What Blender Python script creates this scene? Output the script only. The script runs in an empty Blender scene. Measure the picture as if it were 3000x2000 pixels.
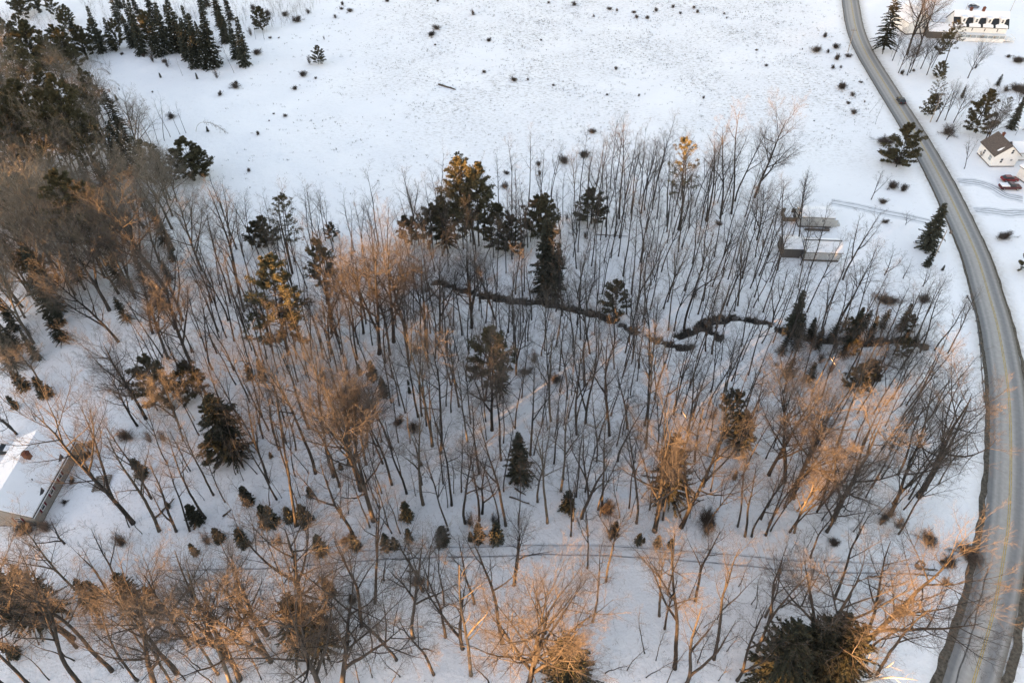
import bpy, math, random
import numpy as np
from mathutils import Vector, Matrix

# ------------------------------------------------------------------ camera, sky, sun, exposure
SC = bpy.context.scene
R = math.radians
CAM_H = 100.0
cam_d = bpy.data.cameras.new("camera"); cam = bpy.data.objects.new("camera", cam_d)
SC.collection.objects.link(cam)
cam.location = (0, 0, CAM_H); cam.rotation_euler = (R(45), 0, 0)
cam_d.sensor_width = 36; cam_d.lens = 24; cam_d.clip_start = 1; cam_d.clip_end = 6000
SC.camera = cam

SUN_EL = 1.8
SUN_H = Vector((-0.74, -0.67)).normalized()            # horizontal direction towards the sun
W = bpy.data.worlds.new("World"); SC.world = W; W.use_nodes = True
nt = W.node_tree; bg = nt.nodes["Background"]
sky = nt.nodes.new("ShaderNodeTexSky"); sky.sky_type = 'NISHITA'; sky.sun_disc = False
sky.sun_elevation = R(SUN_EL); sky.sun_rotation = math.atan2(SUN_H.x, SUN_H.y)
sky.air_density = 1.0; sky.dust_density = 0.5; sky.ozone_density = 0.8
tint = nt.nodes.new("ShaderNodeMix"); tint.data_type = 'RGBA'; tint.blend_type = 'MULTIPLY'; tint.inputs["Factor"].default_value = 1; tint.inputs[7].default_value = (1.075, .968, 1.03, 1)
nt.links.new(sky.outputs[0], tint.inputs[6]); nt.links.new(tint.outputs[2], bg.inputs[0]); bg.inputs[1].default_value = 0.15
sd = bpy.data.lights.new("sun", 'SUN'); so = bpy.data.objects.new("sun", sd); SC.collection.objects.link(so)
sd.energy = 5.0; sd.angle = R(0.5); sd.color = (1.0, 0.48, 0.16)
el = R(SUN_EL)
to_sun = Vector((SUN_H.x*math.cos(el), SUN_H.y*math.cos(el), math.sin(el)))
so.rotation_euler = to_sun.to_track_quat('Z', 'Y').to_euler()
VS = SC.view_settings
VS.view_transform = 'Standard'; VS.look = 'None'; VS.gamma = 1; VS.use_curve_mapping = False
VS.exposure = 3.36
SC.cycles.max_bounces = 8; SC.cycles.diffuse_bounces = 5

# ------------------------------------------------------------------ helpers
COL = SC.collection
rng = np.random.default_rng(7)
S2 = math.sqrt(0.5)
REG = {1:(0,0,2.8),2:(750,0,2.8),3:(1500,0,2.8),4:(2300,0,2.8),5:(0,500,2.8),6:(750,500,2.8),7:(1500,500,2.8),
       8:(2300,500,2.8),9:(0,1000,2.8),10:(750,1000,2.8),11:(1500,1000,2.8),12:(2250,1000,2.8),
       13:(0,1480,2.94),14:(750,1480,2.94),15:(1500,1480,2.94),16:(2250,1480,3.016)}
def px(r, x, y):
    a, b, s = REG[r]; return a + x/s, b + y/s
def G(x, y, z=0.0):
    """survey of the photograph: the point at height z seen at picture position x, y (3000 x 2000)"""
    u = (x-1500)/2000; v = (y-1000)/2000; t = (CAM_H-z)/(S2*(1+v))
    return u*t, S2*(1-v)*t
def GZ(r, x, y, z=0.0): return G(*px(r, x, y), z)

def smooth(pts, n=6):
    P = [np.array(p, float) for p in pts]; out = []
    for i in range(len(P)-1):
        p0 = P[i-1] if i else 2*P[0]-P[1]; p1, p2 = P[i], P[i+1]; p3 = P[i+2] if i+2 < len(P) else 2*P[-1]-P[-2]
        for k in range(n):
            t = k/n
            out.append(.5*((2*p1)+(-p0+p2)*t+(2*p0-5*p1+4*p2-p3)*t*t+(-p0+3*p1-3*p2+p3)*t**3))
    out.append(P[-1]); return np.array(out)
def dist_poly(x, y, pl):
    x = np.asarray(x, float); y = np.asarray(y, float); d = np.full(x.shape, 1e9)
    for a, b in zip(pl[:-1], pl[1:]):
        v = b-a; L = v@v
        t = np.clip(((x-a[0])*v[0]+(y-a[1])*v[1])/L, 0, 1)
        d = np.minimum(d, np.hypot(x-a[0]-t*v[0], y-a[1]-t*v[1]))
    return d

def mesh_np(name, V, F, mats, smooth_shade=True, midx=None):
    V = np.asarray(V, np.float32); F = np.asarray(F, np.int32)
    me = bpy.data.meshes.new(name); n, k = F.shape
    me.vertices.add(len(V)); me.vertices.foreach_set("co", V.ravel())
    me.loops.add(n*k); me.loops.foreach_set("vertex_index", F.ravel())
    me.polygons.add(n); me.polygons.foreach_set("loop_start", np.arange(0, n*k, k, dtype=np.int32))
    me.polygons.foreach_set("loop_total", np.full(n, k, np.int32))
    if midx is not None: me.polygons.foreach_set("material_index", np.asarray(midx, np.int32))
    me.polygons.foreach_set("use_smooth", np.full(n, smooth_shade, bool))
    for m in mats: me.materials.append(m)
    me.update(calc_edges=True); return me
def link(name, me, parent=None, loc=None):
    o = bpy.data.objects.new(name, me); COL.objects.link(o)
    if parent: o.parent = parent
    if loc is not None: o.location = loc
    return o
def tag(o, label, cat, group=None, kind=None):
    if label: o["label"] = label
    if cat: o["category"] = cat
    if group: o["group"] = group
    if kind: o["kind"] = kind
    return o
def empty(name, loc=(0,0,0), rz=0.0):
    o = bpy.data.objects.new(name, None); COL.objects.link(o); o.location = loc; o.rotation_euler = (0,0,rz)
    o.empty_display_size = .3; return o

# ------------------------------------------------------------------ materials
def mat(name, col, rough=.9, var=.25, scale=3.0, obj_var=0.0, col2=None, bump=0, spec=.2, detail=4):
    m = bpy.data.materials.new(name); m.use_nodes = True; t = m.node_tree; N = t.nodes; b = N["Principled BSDF"]
    b.inputs["Roughness"].default_value = rough; b.inputs["Specular IOR Level"].default_value = spec
    tc = N.new("ShaderNodeTexCoord"); nz = N.new("ShaderNodeTexNoise"); nz.inputs["Scale"].default_value = scale; nz.inputs["Detail"].default_value = detail
    t.links.new(tc.outputs["Object"], nz.inputs["Vector"])
    rp = N.new("ShaderNodeValToRGB"); c = np.array(col)
    a = c*(1-var); d = np.array(col2) if col2 else np.minimum(c*(1+var), .95)
    rp.color_ramp.elements[0].color = (*a, 1); rp.color_ramp.elements[1].color = (*d, 1)
    rp.color_ramp.elements[0].position = .3; rp.color_ramp.elements[1].position = .7
    t.links.new(nz.outputs[0], rp.inputs[0]); out = rp.outputs[0]
    if obj_var:
        oi = N.new("ShaderNodeObjectInfo"); hs = N.new("ShaderNodeHueSaturation")
        mr = N.new("ShaderNodeMapRange"); mr.inputs[3].default_value = 1-obj_var; mr.inputs[4].default_value = 1+obj_var
        t.links.new(oi.outputs["Random"], mr.inputs[0]); t.links.new(mr.outputs[0], hs.inputs["Value"])
        t.links.new(out, hs.inputs["Color"]); out = hs.outputs[0]
    t.links.new(out, b.inputs["Base Color"])
    if bump:
        bp = N.new("ShaderNodeBump"); bp.inputs["Strength"].default_value = bump; bp.inputs["Distance"].default_value = .05
        t.links.new(nz.outputs[0], bp.inputs["Height"]); t.links.new(bp.outputs[0], b.inputs["Normal"])
    return m
M = {}
M['bark'] = mat('bark', (.042,.039,.0365), var=.4, scale=4, obj_var=.35, bump=.4)
M['bark_grey'] = mat('bark_grey', (.10,.09,.075), var=.35, scale=3, obj_var=.25)
M['bark_white'] = mat('bark_white', (.55,.53,.49), var=.35, scale=5)
M['twig'] = mat('twig', (.11,.101,.094), var=.25, scale=1.2, obj_var=.3)
M['twig_tan'] = mat('twig_tan', (.21,.19,.16), var=.25, scale=1.2, obj_var=.2)
M['pine'] = mat('pine_needles', (.10,.096,.06), var=.45, scale=1.5, obj_var=.25)
M['spruce'] = mat('spruce_needles', (.062,.067,.052), var=.45, scale=1.5, obj_var=.3)
M['snow_lump'] = mat('snow_lump', (.84,.86,.89), var=.03, scale=2)
M['shrub'] = mat('shrub_twigs', (.095,.08,.07), var=.3, scale=4, obj_var=.35)
M['brush'] = mat('grey_brush', (.14,.125,.11), var=.3, scale=.4)
M['hemlock'] = mat('hemlock_needles', (.038,.042,.03), var=.45, scale=1.5, obj_var=.25)
M['straw'] = mat('dry_grass', (.10,.088,.065), var=.4, scale=2)
M['leaf'] = mat('dead_leaves', (.2,.1,.045), var=.4, scale=3)
M['log'] = mat('log_bark', (.09,.075,.06), var=.4, scale=3)

# ------------------------------------------------------------------ survey lines
road_px = [(4,538,0),(4,556,125),(4,588,280),(4,665,450),(4,785,640),(4,915,850),(4,1012,1000),(4,1150,1235),(4,1240,1400),(4,1325,1560),
           (8,1514,560),(8,1599,774),(8,1658,988),(8,1725,1203),(8,1765,1395),(12,1905,0),(12,1950,250),(12,1980,500),(12,1990,900),(12,1985,1200),
           (12,1965,1560),(16,2100,300),(16,2050,650),(16,1940,1150),(16,1800,1568)]
rw = [np.array(GZ(*p)) for p in road_px]
d0 = (rw[0]-rw[2]); d0 /= np.linalg.norm(d0); d1 = rw[-1]-rw[-3]; d1 /= np.linalg.norm(d1)
rw = [rw[0]+d0*260, rw[0]+d0*90] + rw + [rw[-1]+d1*40, rw[-1]+d1*140]
road = smooth(rw, 8)
for _ in range(30): road[1:-1] = .25*road[:-2]+.5*road[1:-1]+.25*road[2:]
def dense(line, step):
    s_ = np.concatenate([[0], np.cumsum(np.linalg.norm(np.diff(line, axis=0), axis=1))]); t = np.arange(0, s_[-1], step)
    return np.stack([np.interp(t, s_, line[:,0]), np.interp(t, s_, line[:,1])], -1)
brook_a = smooth([GZ(*p) for p in [(6,1480,905),(6,1650,955),(6,1800,1000),(7,0,1062),(7,200,1075),(7,400,1110),(7,560,1155),(7,750,1195),(7,860,1240),(7,1000,1310),(7,1180,1380),(7,1320,1425),(7,1440,1440)]], 6)
brook_b = smooth([GZ(*p) for p in [(7,1375,1358),(7,1450,1330),(7,1520,1305),(7,1580,1262),(7,1640,1225),(7,1780,1205),(7,1930,1210),(7,2050,1235),(7,2200,1290),(8,120,1345),(8,330,1385),(8,560,1400),(8,760,1395),(8,950,1405),(8,1150,1430)]], 6)
brook_c = smooth([GZ(*p) for p in [(7,1560,1265),(7,1640,1320),(7,1680,1350)]], 5)
track = smooth([GZ(*p) for p in [(13,700,560),(13,1500,545),(13,2000,528),(14,300,510),(14,500,492),(14,800,465),(14,1100,445),(14,1600,420),(14,2350,402),(15,400,402),(15,800,412),(15,1200,440),(15,1700,478),(15,2200,522),(16,0,545),(16,400,560),(16,700,570),(16,1000,578),(16,1300,590)]], 5)
drive = smooth([GZ(*p) for p in [(8,380,255),(8,600,300),(8,800,345),(8,1000,385),(8,1250,440)]], 5)
slab_px = [(4,1300,1260)]

def n2(x, y, s, ph):
    return np.sin(x/s+1.7*ph+1.3*np.sin(y/s*.7+ph))*np.cos(y/s*1.1-ph+.9*np.sin(x/s*.6+2*ph))
def gully(x, y):
    j = .5*n2(x, y, 1.9, 3)+.45*n2(x, y, .8, 5)
    k = 1.04+.2*n2(x, y, 6.5, 9)
    ga = np.exp(-((dist_poly(x, y, brook_a)+j)/(1.12*k))**4)
    gb = np.exp(-((dist_poly(x, y, brook_b)+j)/(.98*k))**4)
    gc = np.exp(-((dist_poly(x, y, brook_c)+j)/(1.1*k))**4)
    return np.maximum(np.maximum(ga, gb), gc)
def flat(x, y):
    d = dist_poly(x, y, road); w = np.clip((d-5)/14, 0, 1)
    return w*w*(3-2*w)
def gz(x, y):
    x = np.asarray(x, float); y = np.asarray(y, float)
    z = (.3*n2(x, y, 19, 1)+.13*n2(x, y, 7, 2)+.05*n2(x, y, 2.6, 4))*flat(x, y)
    return z-.95*gully(x, y)
def gz1(x, y): return float(gz(np.array([x]), np.array([y]))[0])

FOREST = [(30,1120),(240,1010),(560,930),(640,640),(900,690),(1150,700),(1300,640),(1500,640),(1800,480),(2150,520),(2260,640),(2290,800),(2560,860),(2760,1000),(2820,1200),(2820,1500),(2740,1700),(2640,2010),(0,2010),(0,1560),(230,1560),(260,1400),(330,1260),(60,1160)]
def inside_np(poly_px, x, y):
    pl = [G(*p) for p in poly_px]; c = np.zeros(x.shape, bool); n = len(pl)
    for i in range(n):
        (x1, y1), (x2, y2) = pl[i], pl[(i+1) % n]
        c ^= ((y1 > y) != (y2 > y)) & (x < (x2-x1)*(y-y1)/((y2-y1) or 1e-9)+x1)
    return c
# ------------------------------------------------------------------ snow ground: one sheet to the horizon
fx = np.arange(-232, 232.1, 1.0); fy = np.arange(20, 325.1, 1.0)
xs = np.concatenate([[-5000,-2500,-1200,-600,-400,-300,-255], fx, [255,300,400,600,1200,2500,5000]])
ys = np.concatenate([[-5000,-2500,-1200,-600,-300,-120,-40,0], fy, [350,400,500,700,1200,2500,5000]])
X, Y = np.meshgrid(xs, ys)
near = (np.abs(X) < 260) & (Y > -50) & (Y < 360)
Z = np.zeros_like(X); Z[near] = gz(X[near], Y[near])
soil = np.zeros_like(X); soil[near] = gully(X[near], Y[near])
dirt = np.zeros_like(X); dr = dist_poly(X[near], Y[near], road); dirt[near] = np.clip(1-(dr-3.3)/3.6, 0, 1)
woods_edge = smooth([GZ(*p) for p in [(5,0,100),(5,1500,200),(6,300,400),(6,1150,500),(7,0,150),(7,800,80),(7,1600,100),(8,0,60),(8,900,640)]], 4)
weed = np.zeros_like(X)
wx, wy = X[near], Y[near]
weed[near] = np.clip((wy-150)/60, 0, 1)*np.clip((wx+70)/40, 0, 1)*np.clip((130-wx)/30, 0, 1)
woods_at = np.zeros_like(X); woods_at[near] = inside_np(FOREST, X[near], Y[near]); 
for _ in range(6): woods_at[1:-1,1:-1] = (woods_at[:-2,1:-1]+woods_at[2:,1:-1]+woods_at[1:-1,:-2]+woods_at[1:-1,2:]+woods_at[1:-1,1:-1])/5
ny, nx = X.shape
idx = np.arange(nx*ny).reshape(ny, nx)
F = np.stack([idx[:-1,:-1], idx[:-1,1:], idx[1:,1:], idx[1:,:-1]], -1).reshape(-1, 4)

def snow_material():
    m = bpy.data.materials.new('snow_ground'); m.use_nodes = True; t = m.node_tree; N = t.nodes; L = t.links; b = N["Principled BSDF"]
    b.inputs["Roughness"].default_value = .75; b.inputs["Specular IOR Level"].default_value = .25
    tc = N.new("ShaderNodeTexCoord")
    def noise(scale, detail=4, sx=1, sy=1, rough=.5):
        mp = N.new("ShaderNodeMapping"); mp.inputs["Scale"].default_value = (sx, sy, 1); L.new(tc.outputs["Object"], mp.inputs[0])
        n = N.new("ShaderNodeTexNoise"); n.inputs["Scale"].default_value = scale; n.inputs["Detail"].default_value = detail; n.inputs["Roughness"].default_value = rough
        L.new(mp.outputs[0], n.inputs["Vector"]); return n.outputs[0]
    def ramp(v, a, c):
        r = N.new("ShaderNodeMapRange"); r.inputs[1].default_value = a; r.inputs[2].default_value = c; L.new(v, r.inputs[0]); return r.outputs[0]
    def mul(a, c):
        n = N.new("ShaderNodeMath"); n.operation = 'MULTIPLY'; L.new(a, n.inputs[0])
        if isinstance(c, float): n.inputs[1].default_value = c
        else: L.new(c, n.inputs[1])
        return n.outputs[0]
    def add(a, c):
        n = N.new("ShaderNodeMath"); n.operation = 'ADD'; n.use_clamp = True; L.new(a, n.inputs[0]); L.new(c, n.inputs[1]); return n.outputs[0]
    def attr(nm):
        a = N.new("ShaderNodeAttribute"); a.attribute_name = nm; return a.outputs["Fac"]
    def mix(f, a, c):
        n = N.new("ShaderNodeMix"); n.data_type = 'RGBA'; L.new(f, n.inputs["Factor"])
        for s, v in ((6, a), (7, c)):
            if isinstance(v, tuple): n.inputs[s].default_value = (*v, 1)
            else: L.new(v, n.inputs[s])
        return n.outputs[2]
    col = mix(ramp(noise(.06, 5), .35, .7), (.83,.845,.875), (.885,.897,.918))
    # thin places where stubble shows through the snow of the field
    patch = ramp(noise(.035, 4), .36, .56); fleck = ramp(noise(.8, 7, 1, 1.8, .8), .5, .63)
    col = mix(mul(mul(fleck, patch), mul(attr("weed"), .9)), col, (.27,.255,.23))
    fl2 = ramp(noise(.8, 6, 1, 1, .75), .58, .72)
    col = mix(mul(fl2, .35), col, (.42,.40,.38))
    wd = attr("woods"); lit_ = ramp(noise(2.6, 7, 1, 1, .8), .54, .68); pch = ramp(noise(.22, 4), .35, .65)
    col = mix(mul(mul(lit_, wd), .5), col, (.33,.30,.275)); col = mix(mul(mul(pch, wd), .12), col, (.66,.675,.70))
    d = attr("dirt"); dn = ramp(noise(.9, 5, 1, 1, .65), .25, .8)
    dd = mul(mul(d, d), dn)
    col = mix(add(dd, mul(mul(d, d), .25)), col, (.36,.33,.29))
    so_ = attr("soil"); sn = ramp(noise(1.6, 5, 1, 1, .7), .35, .6)
    col = mix(ramp(mul(so_, add(sn, mul(so_, .6))), .2, .5), col, (.035,.028,.022))
    L.new(col, b.inputs["Base Color"])
    bp = N.new("ShaderNodeBump"); bp.inputs["Strength"].default_value = .8; bp.inputs["Distance"].default_value = .4
    L.new(add(mul(noise(.4, 6, 1, 1, .6), .8), mul(noise(2.5, 4), .2)), bp.inputs["Height"]); L.new(bp.outputs[0], b.inputs["Normal"])
    return m
M['snow'] = snow_material()
gm = mesh_np('ground', np.stack([X, Y, Z], -1).reshape(-1, 3), F, [M['snow']])
for nm, A in (("soil", soil), ("dirt", dirt), ("weed", weed), ("woods", woods_at)):
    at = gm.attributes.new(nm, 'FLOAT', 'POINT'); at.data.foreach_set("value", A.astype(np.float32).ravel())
tag(link('ground', gm), 'snow covered field and woodland floor', None, kind='structure')

# ------------------------------------------------------------------ ribbons along a line
def vw(x, y): return float(np.interp(y, [25, 70, 110, 200], [1.9, 1.25, .8, .4]))
def ribbon(name, line, offs, z, mats, midx=None, uvs=True, zf=None, jit=0.0, seed=1, wf=None):
    T = np.gradient(line, axis=0); T /= np.linalg.norm(T, axis=1)[:, None]
    Nn = np.stack([T[:,1], -T[:,0]], -1)                   # to the right of travel
    s = np.concatenate([[0], np.cumsum(np.linalg.norm(np.diff(line, axis=0), axis=1))])
    Vv = []; rg = np.random.default_rng(seed); k = len(offs)
    for i in range(len(line)):
        for j, o in enumerate(offs):
            oo = o
            if jit and j in (0, k-1): oo = o+jit*(1.6*n2(s[i], seed*3.1, 2.1, seed)+1.1*n2(s[i], seed*1.7, .83, seed+1)+.7*n2(s[i], seed*.9, 4.7, seed+2))
            if wf is not None: oo = np.sign(oo)*(abs(offs[-1] if oo < 0 else offs[0])+(abs(oo)-abs(offs[-1] if oo < 0 else offs[0]))*wf(*line[i]))
            p = line[i]+Nn[i]*oo; zz = z[j] if isinstance(z, (list, tuple)) else z
            if zf is not None: zz = zz+zf(p[0], p[1])
            Vv.append((p[0], p[1], zz))
    n = len(line); I = np.arange(n*k).reshape(n, k)
    Fq = np.stack([I[:-1,:-1], I[:-1,1:], I[1:,1:], I[1:,:-1]], -1).reshape(-1, 4)
    me = mesh_np(name, Vv, Fq, mats, True, None if midx is None else np.tile(midx, n-1))
    a = me.attributes.new("across", 'FLOAT', 'POINT'); a.data.foreach_set("value", np.tile(np.array(offs, np.float32), n))
    a = me.attributes.new("along", 'FLOAT', 'POINT'); a.data.foreach_set("value", np.repeat(s, k).astype(np.float32))
    return me

def asphalt_material():
    m = bpy.data.materials.new('worn_asphalt'); m.use_nodes = True; t = m.node_tree; N = t.nodes; L = t.links; b = N["Principled BSDF"]
    b.inputs["Roughness"].default_value = .8; b.inputs["Specular IOR Level"].default_value = .3
    a = N.new("ShaderNodeAttribute"); a.attribute_name = "across"; al = N.new("ShaderNodeAttribute"); al.attribute_name = "along"
    cb = N.new("ShaderNodeCombineXYZ"); L.new(a.outputs["Fac"], cb.inputs[0]); L.new(al.outputs["Fac"], cb.inputs[1])
    mp = N.new("ShaderNodeMapping"); mp.inputs["Scale"].default_value = (1.6, .035, 1); L.new(cb.outputs[0], mp.inputs[0])
    st = N.new("ShaderNodeTexNoise"); st.inputs["Scale"].default_value = 1.0; st.inputs["Detail"].default_value = 4; L.new(mp.outputs[0], st.inputs["Vector"])
    fn = N.new("ShaderNodeTexNoise"); fn.inputs["Scale"].default_value = 1.5; fn.inputs["Detail"].default_value = 6; L.new(cb.outputs[0], fn.inputs["Vector"])
    mr = N.new("ShaderNodeMapRange"); mr.inputs[1].default_value = 3.6; mr.inputs[2].default_value = -3.2; L.new(a.outputs["Fac"], mr.inputs[0])
    ad = N.new("ShaderNodeMath"); ad.operation = 'MULTIPLY_ADD'; ad.inputs[1].default_value = .05; L.new(st.outputs[0], ad.inputs[0]); L.new(mr.outputs[0], ad.inputs[2])
    rp = N.new("ShaderNodeValToRGB"); e = rp.color_ramp.elements
    wear = [(0,(0.257,0.249,0.227)),(.07,(0.175,0.177,0.178)),(.16,(0.164,0.169,0.176)),(.24,(0.328,0.322,0.313)),(.32,(0.275,0.271,0.265)),(.40,(0.363,0.350,0.335)),(.53,(0.374,0.356,0.329)),
            (.62,(0.351,0.339,0.322)),(.70,(0.228,0.226,0.225)),(.79,(0.205,0.206,0.211)),(.88,(0.322,0.311,0.297)),(.95,(0.187,0.175,0.157)),(1,(0.175,0.158,0.130))]
    e[0].position, e[0].color = wear[0][0], (*wear[0][1], 1); e[1].position, e[1].color = 1, (*wear[-1][1], 1)
    for p, c in wear[1:-1]:
        q = e.new(p); q.color = (*c, 1)
    L.new(ad.outputs[0], rp.inputs[0])
    hs = N.new("ShaderNodeHueSaturation"); m2 = N.new("ShaderNodeMapRange"); m2.inputs[1].default_value = .3; m2.inputs[2].default_value = .7; m2.inputs[3].default_value = .9; m2.inputs[4].default_value = 1.1
    L.new(fn.outputs[0], m2.inputs[0]); L.new(m2.outputs[0], hs.inputs["Value"]); L.new(rp.outputs[0], hs.inputs["Color"])
    L.new(hs.outputs[0], b.inputs["Base Color"]); return m
M['asphalt'] = asphalt_material()
M['verge'] = mat('muddy_verge', (.09,.08,.065), var=.6, scale=2.2, detail=9)
M['yellow'] = mat('worn_yellow_paint', (.42,.31,.10), var=.35, scale=2.5, rough=.7)
M['tar'] = mat('tar_seam', (.10,.098,.095), var=.4, scale=1.5)
M['rut'] = mat('rut_ice', (.32,.34,.37), var=.4, scale=.8)
M['packed'] = mat('packed_snow', (.71,.73,.76), var=.09, scale=.7)
aoffs = [-2.95,-2.0,-1.0,0,1.1,2.2,3.35]
tag(link('road', ribbon('road', road, aoffs, .10, [M['asphalt']])), 'grey two lane road curving past the woods', None, kind='structure')
tag(link('road_verge', ribbon('road_verge', dense(road, .45), [-3.75,-3.4,-2.9], [-.02,.07,.085], [M['verge']], wf=vw, jit=.1, seed=3)), 'brown muddy road edge', None, kind='structure')
tag(link('road_verge', ribbon('road_verge', dense(road, .45), [3.3,3.75,4.1], [.085,.07,-.02], [M['verge']], wf=vw, jit=.1, seed=4)), 'brown muddy road edge', None, kind='structure')
for o in (-.16, .10): tag(link('road_marking', ribbon('road_marking', road, [o-.055, o+.055], .114, [M['yellow']])), 'yellow centre line', None, kind='structure')
i0 = int(np.argmin(np.hypot(*(road-np.array(GZ(16,1920,540))).T))); 
seam = road[i0:i0+44]
tag(link('road_seam', ribbon('road_seam', dense(seam, .7), [1.75,1.95], .116, [M['tar']], jit=.07, seed=5)), 'dark tar seam in the lane', None, kind='structure')
tag(link('track', ribbon('track', track, [-1.9,-1.2,0,1.2,1.9], [-.03,.05,.06,.05,-.03], [M['packed']], zf=gz1)), 'snowy woods track', None, kind='structure')
tag(link('track_rut', ribbon('track_rut', track[4:], [.25,.5], .075, [M['rut']], zf=gz1, jit=.05, seed=8)), 'wheel rut', None, kind='structure')
tag(link('track_rut', ribbon('track_rut', track[20:], [-1.35,-1.2], .07, [M['rut']], zf=gz1, jit=.04, seed=9)), 'wheel rut', None, kind='structure')
tag(link('driveway', ribbon('driveway', drive, [-2.2,-1,0,1,2.2], [-.03,.05,.06,.05,-.03], [M['packed']], zf=gz1)), 'snowy driveway', None, kind='structure')
for o in (-.8, .75): tag(link('driveway_rut', ribbon('driveway_rut', drive, [o-.14, o+.14], .072, [M['rut']], zf=gz1, jit=.05, seed=int(o*9)+20)), 'wheel rut', None, kind='structure')

for nm, pl_ in (('yard', [(8,1560,330),(8,1680,335),(8,1820,352),(8,1990,345),(8,2150,330)]), ('yard', [(4,1420,1490),(4,1560,1500),(4,1680,1530),(4,1800,1600),(4,1960,1640)])):
    dl = dense(smooth([GZ(*p) for p in pl_], 6), .8)
    tag(link('driveway', ribbon('driveway', dl, [-2.6,-1.4,0,1.4,2.6], [-.03,.045,.05,.045,-.03], [M['packed']], zf=gz1, jit=.25, seed=31)), 'snowy driveway', None, kind='structure')
    for o in (-1.1,-.2,.75): tag(link('driveway_rut', ribbon('driveway_rut', dl, [o-.16, o+.16], .066, [M['rut']], zf=gz1, jit=.12, seed=int(o*9)+40)), 'wheel rut', None, kind='structure')
mw = bpy.data.materials.new('brook_water'); mw.use_nodes = True; b = mw.node_tree.nodes["Principled BSDF"]
b.inputs["Base Color"].default_value = (.012,.012,.011,1); b.inputs["Roughness"].default_value = .3; b.inputs["Specular IOR Level"].default_value = .08
nz = mw.node_tree.nodes.new("ShaderNodeTexNoise"); nz.inputs["Scale"].default_value = 2.5; bp = mw.node_tree.nodes.new("ShaderNodeBump"); bp.inputs["Strength"].default_value = .35
mw.node_tree.links.new(nz.outputs[0], bp.inputs["Height"]); mw.node_tree.links.new(bp.outputs[0], b.inputs["Normal"])
M['water'] = mw
for ln in (brook_a, brook_b, brook_c):
    zz = -.62 if ln is brook_a else (-.616 if ln is brook_b else -.612)
    tag(link('water', ribbon('water', ln, [-2.6,0,2.6], zz, [mw])), 'dark narrow brook', None, kind='structure')

# ------------------------------------------------------------------ unseen ridge added behind the viewer, shaped to block the low sun
L2 = np.array([-SUN_H.x, -SUN_H.y]); P2 = np.array([-L2[1], L2[0]])      # along the light; to its left
HQ = -240.0; TAN = math.tan(R(SUN_EL))
H0P = [(-400,14),(-60,12),(-20,9),(0,7.5),(15,7),(24,4),(50,3),(74,3),(82,8),(92,8),(97,7),(104,9),(120,10.5),(160,11),(230,12),(600,13)]
def ridge_need(p): return np.interp(p, [a for a, _ in H0P], [c for _, c in H0P])-HQ*TAN   # skyline height for light to pass above h0 at q = 0
pp = np.arange(-420, 621, 4.0); qq = np.array([HQ-420, HQ-200, HQ-90, HQ-40, HQ-15, HQ, HQ+12, HQ+30, HQ+60, HQ+90])
prof = np.array([.0, .45, .8, .95, 1, 1, .96, .75, .35, -.05])
hp = ridge_need(pp)-1.0
VV = []
for j, q in enumerate(qq):
    for i, p in enumerate(pp):
        e = np.clip((p+420)/80, 0, 1)*np.clip((620-p)/80, 0, 1)
        w = L2*q+P2*p; VV.append((w[0], w[1], hp[i]*prof[j]*e-.3))
I = np.arange(len(pp)*len(qq)).reshape(len(qq), len(pp))
Fh = np.stack([I[:-1,:-1], I[1:,:-1], I[1:,1:], I[:-1,1:]], -1).reshape(-1, 4)
tag(link('shade_ridge', mesh_np('shade_ridge', VV, Fh, [M['snow_lump']])), 'added unseen ridge that blocks the low sun', None, kind='structure')
# unseen conifer mass added on top to break the sunlight into shafts
rg = np.random.default_rng(21); CV = []; CF = []
LIGHT_GAPS = [(-5,1.3,8),(11.5,1.2,11),(20.5,3.8,9.0),(27.3,1.9,4.5),(45,1.7,3.0),(57,1.0,2.8),(67,1.7,2.5),(76,1.2,12),(88.5,4.2,14.5),(96,1.8,12),(104.5,1.6,21),(111.8,1.9,13),(132,2.2,17)]  # openings placed to let sun shafts through onto chosen crowns
for p in np.arange(-400, 600, .95):
    for row in range(2):
        q = HQ+rg.uniform(-5, 5)-5*row; pq = p+rg.uniform(-.5, .5); w = L2*q+P2*pq
        hb = float(np.interp(pq, pp, hp))*.98-.4; top = rg.uniform(26, 33)
        for c, hw, lo in LIGHT_GAPS:
            if abs(pq-c) < hw+1.6: top = min(top, lo-rg.uniform(0, 1.0)) if abs(pq-c) < hw+.9 else min(top, rg.uniform(lo+1, lo+6))
        need = ridge_need(pq)-np.interp(pq, [c for c, _ in H0P], [c for _, c in H0P])+top; h = need-hb; r = min(max(.9, h*rg.uniform(.14, .18)), 3.2)
        if h < 1: continue
        for zz, rr, ht in ((0.1, 1, .5), (.35, .75, .45), (.6, .5, .4)):
            b0 = len(CV)
            for k in range(7):
                a = k*2*math.pi/7; CV.append((w[0]+r*rr*math.cos(a), w[1]+r*rr*math.sin(a), hb+h*zz))
            CV.append((w[0], w[1], hb+h*(zz+ht)))
            for k in range(7): CF.append((b0+k, b0+(k+1) % 7, b0+7))
tag(link('forest', mesh_np('forest', CV, CF, [M['spruce']], False)), 'unseen conifer mass added to cut the sun into shafts', 'wood', kind='stuff')

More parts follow.
